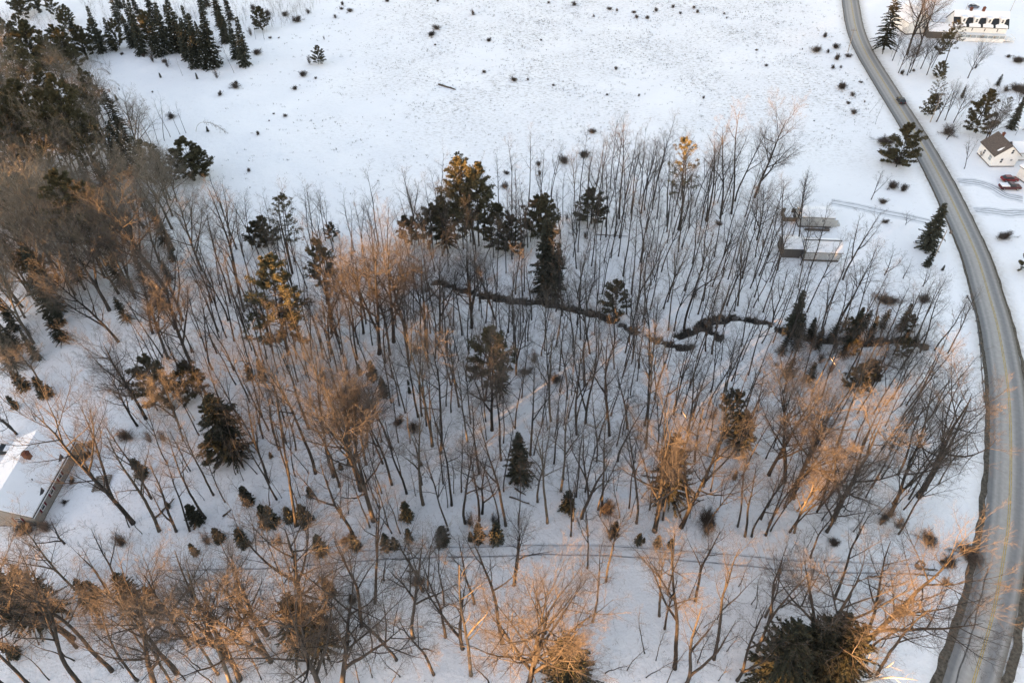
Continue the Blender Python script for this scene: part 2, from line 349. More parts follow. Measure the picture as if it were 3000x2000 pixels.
# ------------------------------------------------------------------ trees: skeletons of tapering tubes
def tubes(segs, name, m):
    """segs: list of (p0, p1, r0, r1); thick ones get more sides; one mesh"""
    A = np.array([(*s[0], *s[1], s[2], s[3]) for s in segs], float)
    VS_, FS_ = [], []; base = 0
    for lo, hi, k in ((0, .02, 3), (.02, .07, 4), (.07, 9, 7)):
        rm = np.maximum(A[:,6], A[:,7]); B = A[(rm >= lo) & (rm < hi)]
        if not len(B): continue
        a = B[:,:3]; c = B[:,3:6]; ax = c-a; ax /= np.maximum(np.linalg.norm(ax, axis=1), 1e-6)[:,None]
        ref = np.where(np.abs(ax[:,2:3]) > .9, np.array([[1.,0,0]]), np.array([[0,0,1.]]))
        u = np.cross(ax, ref); u /= np.linalg.norm(u, axis=1)[:,None]; v = np.cross(ax, u)
        th = np.arange(k)*2*np.pi/k
        ring = u[:,None,:]*np.cos(th)[None,:,None]+v[:,None,:]*np.sin(th)[None,:,None]
        v0 = a[:,None,:]+ring*B[:,6,None,None]; v1 = c[:,None,:]+ring*B[:,7,None,None]
        n = len(B); VS_.append(np.concatenate([v0, v1], 1).reshape(-1, 3))
        st = base+np.arange(n)[:,None]*2*k; j = np.arange(k)[None,:]; jn = (j+1) % k
        FS_.append(np.stack([st+j, st+jn, st+k+jn, st+k+j], -1).reshape(-1, 4)); base += n*2*k
    return mesh_np(name, np.concatenate(VS_), np.concatenate(FS_), [m])

def unit(v): return v/max(np.linalg.norm(v), 1e-9)
def perp(d, a):
    r = np.array([0,0,1.]) if abs(d[2]) < .9 else np.array([1.,0,0]); u = unit(np.cross(d, r)); v = np.cross(d, u)
    return u*math.cos(a)+v*math.sin(a)
class Bare:
    def __init__(s, seed, h, r, nch, t0, ang, lr, wob, trop, nseg, forks=(), lean=0, shape=.5, rk=.45, minr=.005, tapend=.12):
        s.g = np.random.default_rng(seed); s.P = dict(nch=nch, t0=t0, ang=ang, lr=lr, wob=wob, trop=trop, nseg=nseg)
        s.forks = forks; s.shape = shape; s.rk = rk; s.minr = minr; s.tapend = tapend; s.seg = []
        d = unit(np.array([s.g.normal(0, lean), s.g.normal(0, lean), 1.0])); s.h = h
        s.grow(np.array([0,0,-.35]), d, h, r, 0)
    def grow(s, p, d, L, r, lev, twin=False):
        g = s.g; P = s.P; n = P['nseg'][lev]; pts = [p]; rs = [r]; ds = [d]
        for i in range(n):
            d = unit(d+g.normal(0, P['wob'][lev], 3)+np.array([0,0,P['trop'][lev]]))
            p = p+d*(L/n); f = (i+1)/n
            rr = max(r*(1-f*(1-s.tapend)) if lev else r*((1-f)**.75*(1-s.tapend)+s.tapend), s.minr*.6)
            if lev == 0 and not twin and i == 0: rs[0] = r*1.25
            s.seg.append((pts[-1], p, rs[-1], rr, lev)); pts.append(p); rs.append(rr); ds.append(d)
        if lev == 0 and not twin:
            for (t, a, lr_) in s.forks:
                i = min(int(t*n), n-1); q = pts[i]; az = g.uniform(0, 6.28)
                dd = unit(ds[i+1]*math.cos(a)+perp(ds[i+1], az)*math.sin(a))
                s.grow(q, dd, L*lr_, rs[i]*.8, 0, True)
        if lev+1 >= len(P['nseg']): return
        k = P['nch'][lev]; t0 = P['t0'][lev] if not twin else .3; az0 = g.uniform(0, 6.28)
        k = max(1, int(round(k*(.75 if twin else 1)*g.uniform(.85, 1.15)))) if lev < 2 else max(1, int(round(k*min(1.3, .5+L/ (s.h*.08)))) ) if lev == 2 else k
        for j in range(k):
            t = t0+(1-t0)*(j+g.uniform(.1, .9))/k; x = t*n; i = min(int(x), n-1); f = x-i
            q = pts[i]*(1-f)+pts[i+1]*f; rq = rs[i]*(1-f)+rs[i+1]*f
            a = R(P['ang'][lev])*g.uniform(.7, 1.3); az = az0+j*2.4+g.normal(0, .4)
            dd = unit(ds[i+1]*math.cos(a)+perp(ds[i+1], az)*math.sin(a))
            tt = (t-t0)/max(1-t0, .01)
            cl = L*P['lr'][lev]*(1-s.shape*tt if lev == 0 else 1-.45*tt)*g.uniform(.65, 1.25)
            cr = max(min(rq*.72, cl*.0098*(1 if lev else 1.35)), s.minr)
            s.grow(q, dd, cl, cr, lev+1)
    def meshes(s, nm, tm, cm, split=2):
        tr = [x[:4] for x in s.seg if x[4] < split]; cr = [x[:4] for x in s.seg if x[4] >= split]
        return tubes(tr, nm+'_trunk', tm), tubes(cr, nm+'_crown', cm)

PROTO = {}     # kind -> list of (height, [(part name, mesh, [(subpart, mesh)])...])
def proto(kind, h, parts): PROTO.setdefault(kind, []).append((h, parts))
for i in range(10):        # forest-grown: long bare pole, small ascending crown
    g = np.random.default_rng(100+i)
    t = Bare(10+i, 22, g.uniform(.17,.225), [11,7,6,3], [g.uniform(.38,.52),.15,.1,.1], [38,42,40,40], [.27,.5,.5,.5], [.035,.09,.12,.14,.1], [.02,.10,.06,.03,.02], [14,5,4,2,1],
             forks=[] if i % 2 else [(g.uniform(.45,.62), R(22), .42)], lean=.03)
    a, c = t.meshes(f'forest{i}', M['bark_grey'] if i % 4 == 2 else M['bark'], M['twig']); proto('f', 22, [('trunk', a), ('crown', c)])
for i in range(5):        # spreading crown
    g = np.random.default_rng(200+i)
    t = Bare(40+i, 18, .27, [15,9,7,5], [.3,.15,.1,.1], [50,40,36,34], [.5,.5,.46,.5], [.05,.09,.11,.12,.1], [.02,.13,.09,.07,.05], [12,6,4,2,1],
             forks=[(.3, R(26), .62), (.42, R(30), .5)][:1+i % 2], lean=.04, shape=.38)
    a, c = t.meshes(f'spread{i}', M['bark_grey'] if i in (1, 3) else M['bark'], M['twig_tan'] if i in (1, 3) else M['twig'])
    proto('s' if i not in (1, 3) else 'b', 18, [('trunk', a), ('crown', c)])
for i in range(4):        # V fork
    t = Bare(60+i, 20, .22, [9,6,6,4], [.42,.15,.1,.1], [36,42,40,40], [.26,.5,.5,.5], [.035,.09,.12,.14,.1], [.02,.10,.06,.03,.02], [13,5,4,2,1],
             forks=[(.16+.07*i, R(20), .72), (.5, R(24), .4)], lean=.04)
    a, c = t.meshes(f'fork{i}', M['bark'], M['twig']); proto('v', 20, [('trunk', a), ('crown', c)])
for i in range(5):        # thin pole trees
    t = Bare(80+i, 14, .095, [8,6,5], [.4,.2,.1], [36,40,40], [.22,.5,.5], [.06,.1,.12,.1], [.02,.10,.05,.03], [10,4,3,1], lean=.05)
    a, c = t.meshes(f'pole{i}', M['bark'], M['twig'], 1); proto('t', 14, [('trunk', a), ('crown', c)])
for i in range(3):        # small orchard-like trees
    t = Bare(95+i, 5.5, .12, [9,7,6], [.25,.15,.1], [52,45,42], [.55,.5,.45], [.09,.13,.14,.1], [.02,.06,.05,.04], [6,5,3,1], forks=[(.22, R(35), .8)], lean=.08)
    a, c = t.meshes(f'orchard{i}', M['bark'], M['twig'], 2); proto('a', 5.5, [('trunk', a), ('crown', c)])
# multi-stemmed twiggy shrubs
for i in range(5):
    g = np.random.default_rng(300+i); segs = []
    for k in range(30 if i < 3 else 16):
        a = g.uniform(0, 6.28); ti = abs(g.normal(0, .5 if i < 3 else .3)); d = unit(np.array([math.cos(a)*math.sin(ti), math.sin(a)*math.sin(ti), math.cos(ti)]))
        p = np.array([math.cos(a)*.25*g.random(), math.sin(a)*.25*g.random(), -.05]); L = g.uniform(.7, 1.5) if i < 3 else g.uniform(1.2, 2.3)
        for j in range(4):
            q = p+d*L/4; segs.append((p, q, .014-.002*j, .012-.002*j)); p = q; d = unit(d+g.normal(0, .16, 3))
            for m_ in range(9):
                dd = unit(d+g.normal(0, .75, 3)); e = p+dd*g.uniform(.15, .45); segs.append((p, e, .008, .007))
                for m2 in range(2): segs.append((e, e+unit(dd+g.normal(0, .7, 3))*g.uniform(.12, .3), .007, .005))
    proto('k' if i < 3 else 'w', 1.4 if i < 3 else 2.2, [(None, tubes(segs, f'shrub{i}', M['shrub']))])
# saplings bowed over by ice
for i in range(3):
    g = np.random.default_rng(330+i); segs = []; p = np.array([0,0,-.2]); d = np.array([.25,0,1.]); n = 16; L = 11
    for j in range(n):
        d = unit(d+np.array([.1,g.normal(0,.03),-.17 if j > 2 else -.02])); q = p+d*L/n; r0 = .075*(1-j/n)+.012; segs.append((p, q, r0, r0-.004)); p = q
        if j > 5:
            for m_ in range(9):
                dd = unit(d*1.1+g.normal(0, .55, 3)+np.array([0,0,-.25])); e = p+dd*g.uniform(.5, 1.3); segs.append((p, e, .014, .011))
                for m2 in range(3): segs.append((e, e+unit(dd+g.normal(0, .5, 3))*.5, .01, .008))
    proto('c', 6, [('trunk', tubes([s for s in segs if s[2] > .0145], f'bowed{i}_trunk', M['bark_white'])), ('crown', tubes([s for s in segs if s[2] <= .0145], f'bowed{i}_crown', M['twig_tan']))])
# dead poles
for i in range(3):
    g = np.random.default_rng(350+i); segs = []; p = np.array([0,0,-.3]); d = np.array([0,0,1.]); H_ = 12
    for j in range(9):
        d = unit(d+g.normal(0, .03, 3)); q = p+d*H_/9; r0 = .15-.011*j; segs.append((p, q, r0, r0-.011)); p = q
        if j > 4:
            for k in range(int(g.integers(1, 4))):
                dd = unit(np.array([*g.normal(0, 1, 2), .5])); segs.append((q, q+dd*g.uniform(.5, 1.6), .03, .012))
    proto('d', 12, [(None, tubes(segs, f'dead{i}', M['bark']))])

# ------------------------------------------------------------------ evergreens: boughs carrying many small needle sprays
def sprays(P, D, Ln, Wd, g, name, m, tri=True):
    """one narrow leaf-shaped face per spray"""
    P = np.asarray(P); D = np.asarray(D); Ln = np.asarray(Ln)[:,None]; Wd = np.asarray(Wd)[:,None]
    D = D/np.linalg.norm(D, axis=1)[:,None]; rnd = g.normal(0, 1, D.shape); s = np.cross(D, rnd); s /= np.linalg.norm(s, axis=1)[:,None]
    a = P; b_ = P+D*Ln*.45+s*Wd; c = P+D*Ln; e = P+D*Ln*.45-s*Wd
    n = len(P); V_ = np.stack([a, b_, c, e], 1).reshape(-1, 3); F_ = np.arange(n*4).reshape(n, 4)
    return mesh_np(name, V_, F_, [m], False)
def spruce(seed, h, Rr, nm, dens=1.0, m='spruce', snow=False, z0=.05, wide=.9):
    g = np.random.default_rng(seed); segs = []; P = []; D = []; Ln = []; SP = []; SD = []
    n = 10
    for j in range(n): segs.append((np.array([0,0,h*j/n-(.3 if j == 0 else 0)]), np.array([0,0,h*(j+1)/n]), h*.011*(1-j/n)+.012, h*.011*(1-(j+1)/n)+.012))
    z = h*z0
    while z < h*.985:
        f = 1-z/h; Lb = Rr*f**wide*g.uniform(.75, 1.12)+.12; k = int(6+3*g.random()); a0 = g.uniform(0, 6.28)
        for i in range(k):
            if g.random() < .08: continue
            a = a0+i*6.283/k+g.normal(0, .15); L = Lb*g.uniform(.65, 1.15); el_ = R(25-50*f)+g.normal(0, .1)
            d = np.array([math.cos(a)*math.cos(el_), math.sin(a)*math.cos(el_), math.sin(el_)]); p0 = np.array([0,0,z+g.normal(0, .12)])
            segs.append((p0, p0+d*L, .012+.006*L, .006)); ns = int((4+7*L)*dens); fs = 1.0 if dens < 2.3 else .5 if dens > 4 else .68
            for q in range(ns):
                t = (q+g.random())/ns*.95+.08; p = p0+d*L*t+np.array([0,0,-.1*L*t*t]); side = perp(d, g.choice([0, math.pi])+g.normal(0, .5))
                dd = d*.8+side*g.uniform(.2, 1.0)+np.array([0,0,g.uniform(-.5,.12)]); P.append(p); D.append(dd); Ln.append((.26+.3*(1-t)*min(L, 2.0)*.6+.12)*fs*g.uniform(.7, 1.25))
                if snow and g.random() < .03 and t > .4: SP.append(p+np.array([0,0,.05])); SD.append(d)
        z += h*.022*g.uniform(.8, 1.25)+.12
    parts = [('trunk', tubes(segs, nm+'_trunk', M['bark'])), ('foliage', sprays(P, D, Ln, np.array(Ln)*.26, g, nm+'_foliage', M[m]))]
    if snow:
        g2 = np.random.default_rng(seed+1); n = len(SP); SP = np.array(SP); SD = np.array(SD); SD[:,2] *= .3; s = np.cross(SD, [0,0,1.]); s /= np.linalg.norm(s, axis=1)[:,None]
        Ls = g2.uniform(.25, .6, n)[:,None]; Vn = np.stack([SP, SP+SD*Ls*.5+s*Ls*.35, SP+SD*Ls, SP+SD*Ls*.5-s*Ls*.35], 1).reshape(-1, 3); Vn[:,2] += .05
        parts.append(('snow_load', mesh_np(nm+'_snow', Vn, np.arange(n*4).reshape(n, 4), [M['snow_lump']], False)))
    return parts
def pine(seed, h, Rr, nm, z0=.3, tiers=15, m='pine', sparse=1.0, dens=1.0):
    g = np.random.default_rng(seed); segs = []; P = []; D = []; Ln = []; n = 12; p = np.array([0,0,-.3]); d = np.array([0,0,1.]); tp = [p]
    for j in range(n):
        d = unit(d+g.normal(0, .02, 3)); q = p+d*h/n; r0 = h*.0105*(1-.9*j/n); segs.append((p, q, r0, h*.0105*(1-.9*(j+1)/n))); p = q; tp.append(p)
    for k in range(tiers):
        t = z0+(1-z0)*(k+.3)/tiers; i = min(int(t*n), n-1); b0 = tp[i]+(tp[i+1]-tp[i])*(t*n-i); f = (t-z0)/(1-z0)
        prof = (math.sin(math.pi*min(1, .22+f*.8))**.8)*(1-.35*f)
        nb = int(g.integers(4, 7)); a0 = g.uniform(0, 6.28)
        for b_ in range(nb):
            if g.random() < .12+.2*(1-sparse): continue
            a = a0+b_*6.283/nb+g.normal(0, .25); L = Rr*prof*g.uniform(.55, 1.2)+.3; el_ = R(8+35*f)+g.normal(0, .12)
            dd = np.array([math.cos(a)*math.cos(el_), math.sin(a)*math.cos(el_), math.sin(el_)]); pp_ = b0; mseg = 4
            for s_ in range(mseg):
                q = pp_+dd*L/mseg; segs.append((pp_, q, .04*(1-s_/mseg)*L/3+.012, .04*(1-(s_+1)/mseg)*L/3+.01))
                if s_ >= 1 or L < 1.2:
                    for c in range(int(7*dens*(1+.4*s_))):          # plumes of needles
                        o = q+unit(g.normal(0, 1, 3))*np.array([.6,.6,.38])*g.random()**.6*L*.3; nd = int(17*sparse)
                        o2 = o+dd*.1; base = unit(dd+g.normal(0, .5, 3)+np.array([0,0,.35]))
                        for x_ in range(nd):
                            P.append(o2); D.append(base+g.normal(0, .55, 3)); Ln.append(g.uniform(.18,.42))
                pp_ = q; dd = unit(dd+g.normal(0, .1, 3)+np.array([0,0,.07]))
    return [('trunk', tubes(segs, nm+'_trunk', M['bark'])), ('foliage', sprays(P, D, Ln, np.array(Ln)*.095, g, nm+'_foliage', M[m]))]
for i in range(3): proto('e', 14, spruce(400+i, 14, (2.7,3.2,2.4)[i], f'spruce{i}', 2.0))
for i in range(2): proto('n', 12, spruce(420+i, 12, 3.0, f'snowy_spruce{i}', 1.8, snow=True))
for i in range(3): proto('p', 20, pine(440+i, 20, (4.4,5.0,4.0)[i], f'pine{i}', z0=(.3,.2,.36)[i], tiers=17, dens=1.7))
for i in range(2): proto('q', 10, pine(450+i, 10, 3.3, f'broad_pine{i}', z0=.08, tiers=13, dens=1.6))
for i in range(2): proto('x', 18, pine(460+i, 18, 3.4, f'sparse_pine{i}', z0=.45, tiers=10, sparse=.7, dens=.6))
for i in range(3): proto('y', 4, spruce(470+i, 4, (1.0,1.2,1.1)[i], f'young_fir{i}', 2.6, z0=.02, wide=.85))
for i in range(2): proto('h', 12, spruce(480+i, 12, 3.2, f'hemlock{i}', 5.0, m='hemlock', z0=.12, wide=.6))

for i in range(4):        # plainer, for the mass between the surveyed trees
    t = Bare(500+i, 20, .15, [9,6,6], [.45,.15,.1], [36,42,42], [.24,.5,.5], [.035,.1,.13,.12], [.02,.10,.06,.03], [11,4,3,1], forks=[] if i % 2 else [(.5, R(22), .42)], lean=.04, minr=.009)
    a, c = t.meshes(f'plain{i}', M['bark'], M['twig']); proto('m', 20, [('trunk', a), ('crown', c)])

# ------------------------------------------------------------------ where everything grows (surveyed: region, base x, base y, top y[, top x])
BARE = {
'f': """
10,490,1085,180;10,435,720,-120;10,110,1165,600,-90;10,325,1515,450,60;10,640,1115,0,440;10,685,1190,500,560;10,765,850,180,620;10,830,840,260,820;10,605,585,20,450;
10,1040,1000,350,880;10,1120,890,230;10,1115,1170,380;10,1235,1240,600,1130;10,1370,1330,480,1230;10,1445,855,-120,1350;10,1515,910,-40,1510;10,1330,620,-150,1170;10,1360,610,-100;
10,1605,1340,560,1580;10,1665,535,-150;10,1600,360,-250;10,1715,1480,800,1590;10,1735,820,150;10,1830,1075,400,1720;10,1830,1460,780,1740;10,1760,670,100;10,2010,970,250,1890;
10,2030,830,350;10,2050,1500,640,2040;10,250,840,250,60;10,310,770,300,230;10,330,900,450,280;10,195,895,350,80;10,60,800,300,-20;10,20,910,400,-60;10,440,150,-350;10,840,230,-350;10,1260,190,-400;
10,1100,110,-400;10,1420,215,-350;10,2135,270,-300;10,1570,120,-350;10,540,60,-400;10,2125,710,200;10,1225,585,60;10,965,930,450,900;10,1535,1160,600,1480;10,905,1010,300,860;
11,35,275,-250;11,320,650,-150,270;11,150,925,260,110;11,345,995,450,420;11,290,1480,700,240;11,530,760,-80,490;11,740,1330,560,700;11,945,710,120,920;11,870,975,420,990;11,1090,680,-80,1160;
11,1100,870,-60,1180;11,1020,1490,700,1100;11,1330,600,-100,1460;11,1440,735,120,1510;11,1390,590,200,1450;11,1500,980,330,1630;11,1185,920,450,1290;11,1570,1190,800,1690;11,1235,1465,1100,1280;
11,1130,1380,950,1190;11,1480,640,150,1640;11,1760,400,-160,1830;11,1740,410,-60;11,1630,415,-50,1700;11,1045,215,-300,1090;11,840,220,-300,780;11,980,180,-250;11,600,360,-250,590;11,760,300,-150,740;
11,210,1305,800,250;11,400,1220,450,450;11,1600,900,600,1690;11,1850,1520,950,2010;11,1910,1600,950,2090;11,1965,1600,1000,2110;11,2080,1590,1050,2240;11,2040,1460,1000,2190;11,1880,1260,880,1960;11,490,440,0;11,690,230,-250;11,180,925,450,250;
7,880,395,-330,940;7,1190,390,-150,1280;7,1270,380,-200,1330;7,1085,320,-300,1140;7,1058,345,-260,1110;7,1155,270,-320,1170;7,975,350,-300,1040;7,980,400,-200;7,670,475,-280,730;7,650,430,-200;7,530,490,-150,500;
7,880,560,-100,960;7,770,550,-60,800;7,1270,500,40;7,1365,665,50,1440;7,1360,480,-240,1440;7,1600,410,-300,1640;7,1590,405,-120;7,1655,270,-280,1710;7,1800,350,-560,1940;7,1710,390,-350,1800;7,1830,250,-400,1990;7,910,870,250,960;
7,1090,1190,680,1160;7,1275,1080,600;7,1280,1310,650,1360;7,1330,1310,800,1390;7,1415,1280,470,1500;7,1525,1180,620,1630;7,1640,950,380,1740;7,1850,1110,550,1950;7,1980,905,330,2130;7,1890,880,280,2000;
7,1740,690,100,1850;7,1660,700,100,1750;7,1560,820,250,1680;7,2180,810,50,2230;7,2000,700,200,2100;7,1880,1440,1000,1990;7,1590,1480,900,1660;7,1640,1500,850,1690;7,1080,660,150,1120;7,530,810,250,560;7,810,720,350,850;7,1180,680,300,1220;
7,640,1500,860,650;7,360,1440,850,440;7,130,1400,900,150;7,270,1480,900,300;7,40,1560,950,20;7,500,1450,900;7,710,1520,1000,740;7,830,1470,900;7,990,1540,1000,1010;7,1130,1560,900,1180;7,290,1020,620,300;7,400,560,130,390;7,90,1030,560,60;
7,1080,880,500,1120;7,1450,470,0,1500;7,1480,760,250,1530;7,860,450,-120,880;7,1730,860,400,1800;7,1990,480,-50,2080;7,940,1180,700,960;
6,830,1540,900,730;6,1000,1330,700,930;6,1060,1568,950,930;6,1100,1500,950,1000;6,1250,1570,900,1170;6,1350,1360,760,1330;6,1410,1560,950,1390;6,1470,1540,900,1460;6,1270,1550,1000,1240;6,1690,1350,800,1690;6,1885,1250,720,1900;
6,1970,1300,750,1980;6,2070,1330,800,2060;6,2120,1568,1000,2110;6,1560,1500,900,1560;6,1750,1500,950,1750;6,340,1130,650,270;6,400,1100,700,330;6,330,1540,950,200;6,460,1540,1000,400;6,610,1560,1050,530;6,700,1500,1000,620;6,260,1500,900,150;
6,785,720,290,790;6,1010,680,310,950;6,1080,660,320,1060;6,870,700,350,850;6,960,690,330,920;6,570,570,220,540;6,470,560,260,380;6,2170,700,200;6,2200,1000,450;6,2050,850,400;6,2110,700,220;6,1830,1150,760;6,1760,1250,850;
6,90,1540,1000,0;6,140,1500,900,50;6,800,1300,750,740;6,900,1250,720,830;6,1150,1270,700,1120;6,1430,1330,720;6,1530,1330,740;6,1620,1270,730;
5,2030,1380,650,1850;5,1860,1370,820,1690;5,1920,1400,750,1760;5,1780,1500,950,1600;5,1570,1490,1000,1430;5,1690,1480,950,1530;5,2140,1340,800,2030;5,2000,1150,60,1780;5,1960,1000,40,1830;5,1890,1080,200,1700;5,2080,1080,400,1960;
5,2000,700,280,1950;5,2070,640,330,1990;5,1740,1080,450,1600;5,1800,930,450,1700;5,1870,1230,650,1740;5,2200,1200,650,2100;5,1820,1250,800,1680;
9,1510,60,-450,1330;9,1590,90,-400;9,1740,230,-350,1620;9,1700,460,-100,1560;9,2210,1165,450,1950;9,2120,910,350,1960;9,1850,1320,850,1700;9,2150,620,50,2020;9,1920,240,-300,1830;9,2160,800,300,2050;9,1860,640,150,1750;9,2050,500,0;9,1400,420,-100,1230;
9,1560,1560,1000,1330;9,1310,1560,800,1030;9,1690,1450,650,1330;9,1755,1265,560,1520;9,1550,450,20,1450;9,1500,820,350,1380;9,1980,700,200;9,1250,1300,700,1090;
12,10,1500,850,350;12,180,1560,1000,380;12,215,1570,1050,400;12,280,1085,750,350;12,400,1400,800,470;12,500,1270,820,660;12,565,850,100,790;12,760,890,380,1000;12,845,1200,550,1090;12,990,890,500,1210;12,1065,860,450,1280;
12,1065,1095,450,1390;12,1110,1380,950,1300;12,1290,1225,850,1500;12,1400,1170,750,1680;12,910,260,-100,1060;12,1085,240,-60;12,1220,460,100,1420;12,1130,530,150,1330;12,690,880,400,880;12,450,1250,800,560;12,620,1160,700,760;12,440,460,100,540;
12,960,700,300,1150;12,1240,800,300,1530;12,1350,600,150,1640;12,860,600,200,1010;12,1460,760,400,1690;12,330,900,500,420;12,560,580,250,640;12,1020,480,150,1130;12,1180,980,520,1420;
8,460,1330,860,500;8,410,1310,850,380;8,110,950,420,250;8,210,790,300,330;8,130,770,350,220;8,600,1380,950,700;8,1100,1330,920,1270;8,830,1380,900,960;8,700,1340,950,800;8,980,1440,900,1100;8,1220,1480,1000,1420;8,1330,1500,1050,1500;8,60,1250,700,150;8,300,1300,800,360;
8,1100,1500,950,1250;8,880,1520,1050,980;8,100,640,20,230;8,40,620,100,80;
15,20,680,0,70;15,1340,765,250,1400;15,1580,825,150,1680;15,1740,1320,430,1950;15,2115,1250,400,2300;15,1400,1405,560,1520;15,690,1000,430,720;15,1270,950,300,1300;15,1315,1060,450,1420;15,810,655,0,920;15,290,1100,450;15,650,540,100;15,2180,960,450,2260;
16,0,1050,400,120;16,375,460,0,540;16,590,820,150,800;16,850,1240,330,1400;16,960,1520,750,1440;16,190,240,-150;16,430,60,-250;16,800,1320,800;16,300,880,430,440;
14,1020,835,10,890;14,905,1035,240,740;14,1355,1135,320,1170;14,1440,730,0,1400;14,1630,1125,450,1500;14,2120,1180,250,2050;14,2220,680,0,2330;14,1850,1455,550,1650;14,1480,720,200,1520;14,1530,1450,850,1330;14,1880,840,250,1830;14,110,1310,400,-80;14,1620,850,330,1620;
13,960,1420,500,480;13,700,1560,500,80;13,1630,1200,150,1130;13,1945,1320,350,1560;13,2300,1310,500,1900;13,2300,1110,130,1960;13,2155,930,250,1880;13,1990,1545,650,1500;13,1520,1440,600,980;13,1490,1560,800,1200;13,150,950,400,-200;13,660,1220,650,330;13,850,940,-20,420;13,590,940,350,260;
13,1880,1450,800,1650;13,30,1560,850,-250;13,270,1560,1000,-80;13,1180,1500,800,850;
""",
's': """
5,970,1400,740,520;5,900,1150,440,620;5,1100,1000,330,970;5,1370,1000,190,1250;5,1500,1230,640,1380;5,1560,1560,920,1350;5,1380,1540,950,1130;5,1250,1330,780,1000;9,1200,640,-20,850;9,1130,700,250,620;9,1100,1500,600,420;
6,620,1330,730,560;6,880,1330,690,800;6,1130,1400,620,1130;6,1390,1400,650,1360;6,1230,1350,620,1230;6,1510,1330,690,1520;6,1770,1290,680,1750;6,1960,1220,740,1900;6,620,1500,1030,500;6,1010,1500,660,980;
10,860,1215,230,590;10,965,1465,500,880;10,1935,725,30,1910;10,760,1010,260,660;10,900,860,240,860;
11,1170,1555,700,1350;11,1385,1525,700,1730;11,2230,1160,470,2330;11,2300,1290,520,2420;
12,530,1465,650,830;12,1000,1425,850,1320;12,1235,1275,450,1720;12,2,1100,480,60;12,330,1000,560,430;12,830,420,60,1000;12,130,420,0,120;12,480,1560,1000,720;
15,140,1590,150,320;14,560,1600,800,590;14,740,1590,900,860;14,2340,1560,400,2500;14,130,1340,600,-60;14,430,1010,220,250;
16,380,1420,400,600;16,810,1260,420,1330;7,2010,560,80,2100;7,620,1180,840,640;
4,1000,455,-180,1120;4,1625,1190,915,1610;4,1660,1150,1000,1680;4,1560,1010,800;4,880,500,330;4,930,600,400;4,1020,600,430;4,1110,570,380;4,1160,620,430;4,1380,1010,820;4,1240,1000,820;4,1500,640,520;4,1000,620,470;4,1880,960,760;4,1080,455,-120,1250;3,1990,1620,930,2010;
13,2060,1500,800,1960;13,1350,1600,900,1180;13,620,1150,200,330;
""",
'b': """
5,480,900,120,150;5,760,760,60,350;5,280,1050,480,20;5,330,880,250,60;5,620,620,60,480;5,700,980,430,590;1,350,1500,1150,150;5,200,1200,700,-80;5,520,420,-100,380;1,480,1500,900,300;1,640,1450,1000,520;5,420,700,150,240;5,160,620,100,20;5,900,560,100,800;
1,650,1350,780,520;1,250,1350,900,100;5,150,420,-60,30;5,1450,250,-120,1350;6,1640,600,210,1560;6,1380,600,260,1330;9,1480,720,320,1350;5,1090,700,330,980;5,700,500,0,600;9,330,330,-20,200;9,190,400,100,10;
""",
'v': """
10,790,1568,850,580;11,570,1440,680,600;11,605,670,-60,700;11,800,765,-100,870;10,1855,1400,850,1960;7,1020,1150,400,1080;7,1760,1110,560,1870;15,1940,1500,850,2130;15,1490,1560,850,1680;11,1170,470,-150;12,130,1370,900,260;10,2000,400,-200;8,475,890,340,600;
8,105,440,-20,160;8,705,240,-30,760;14,1370,840,330,1290;14,1780,1225,550,1700;14,1210,1325,750,1040;9,1450,1560,1000,1300;7,2140,1240,750,2260;6,1280,610,60,1420;5,1940,640,50,1820;14,100,1110,500,20;13,980,600,200,760;4,1470,1385,1120,1530;4,1310,990,640,1400;
""",
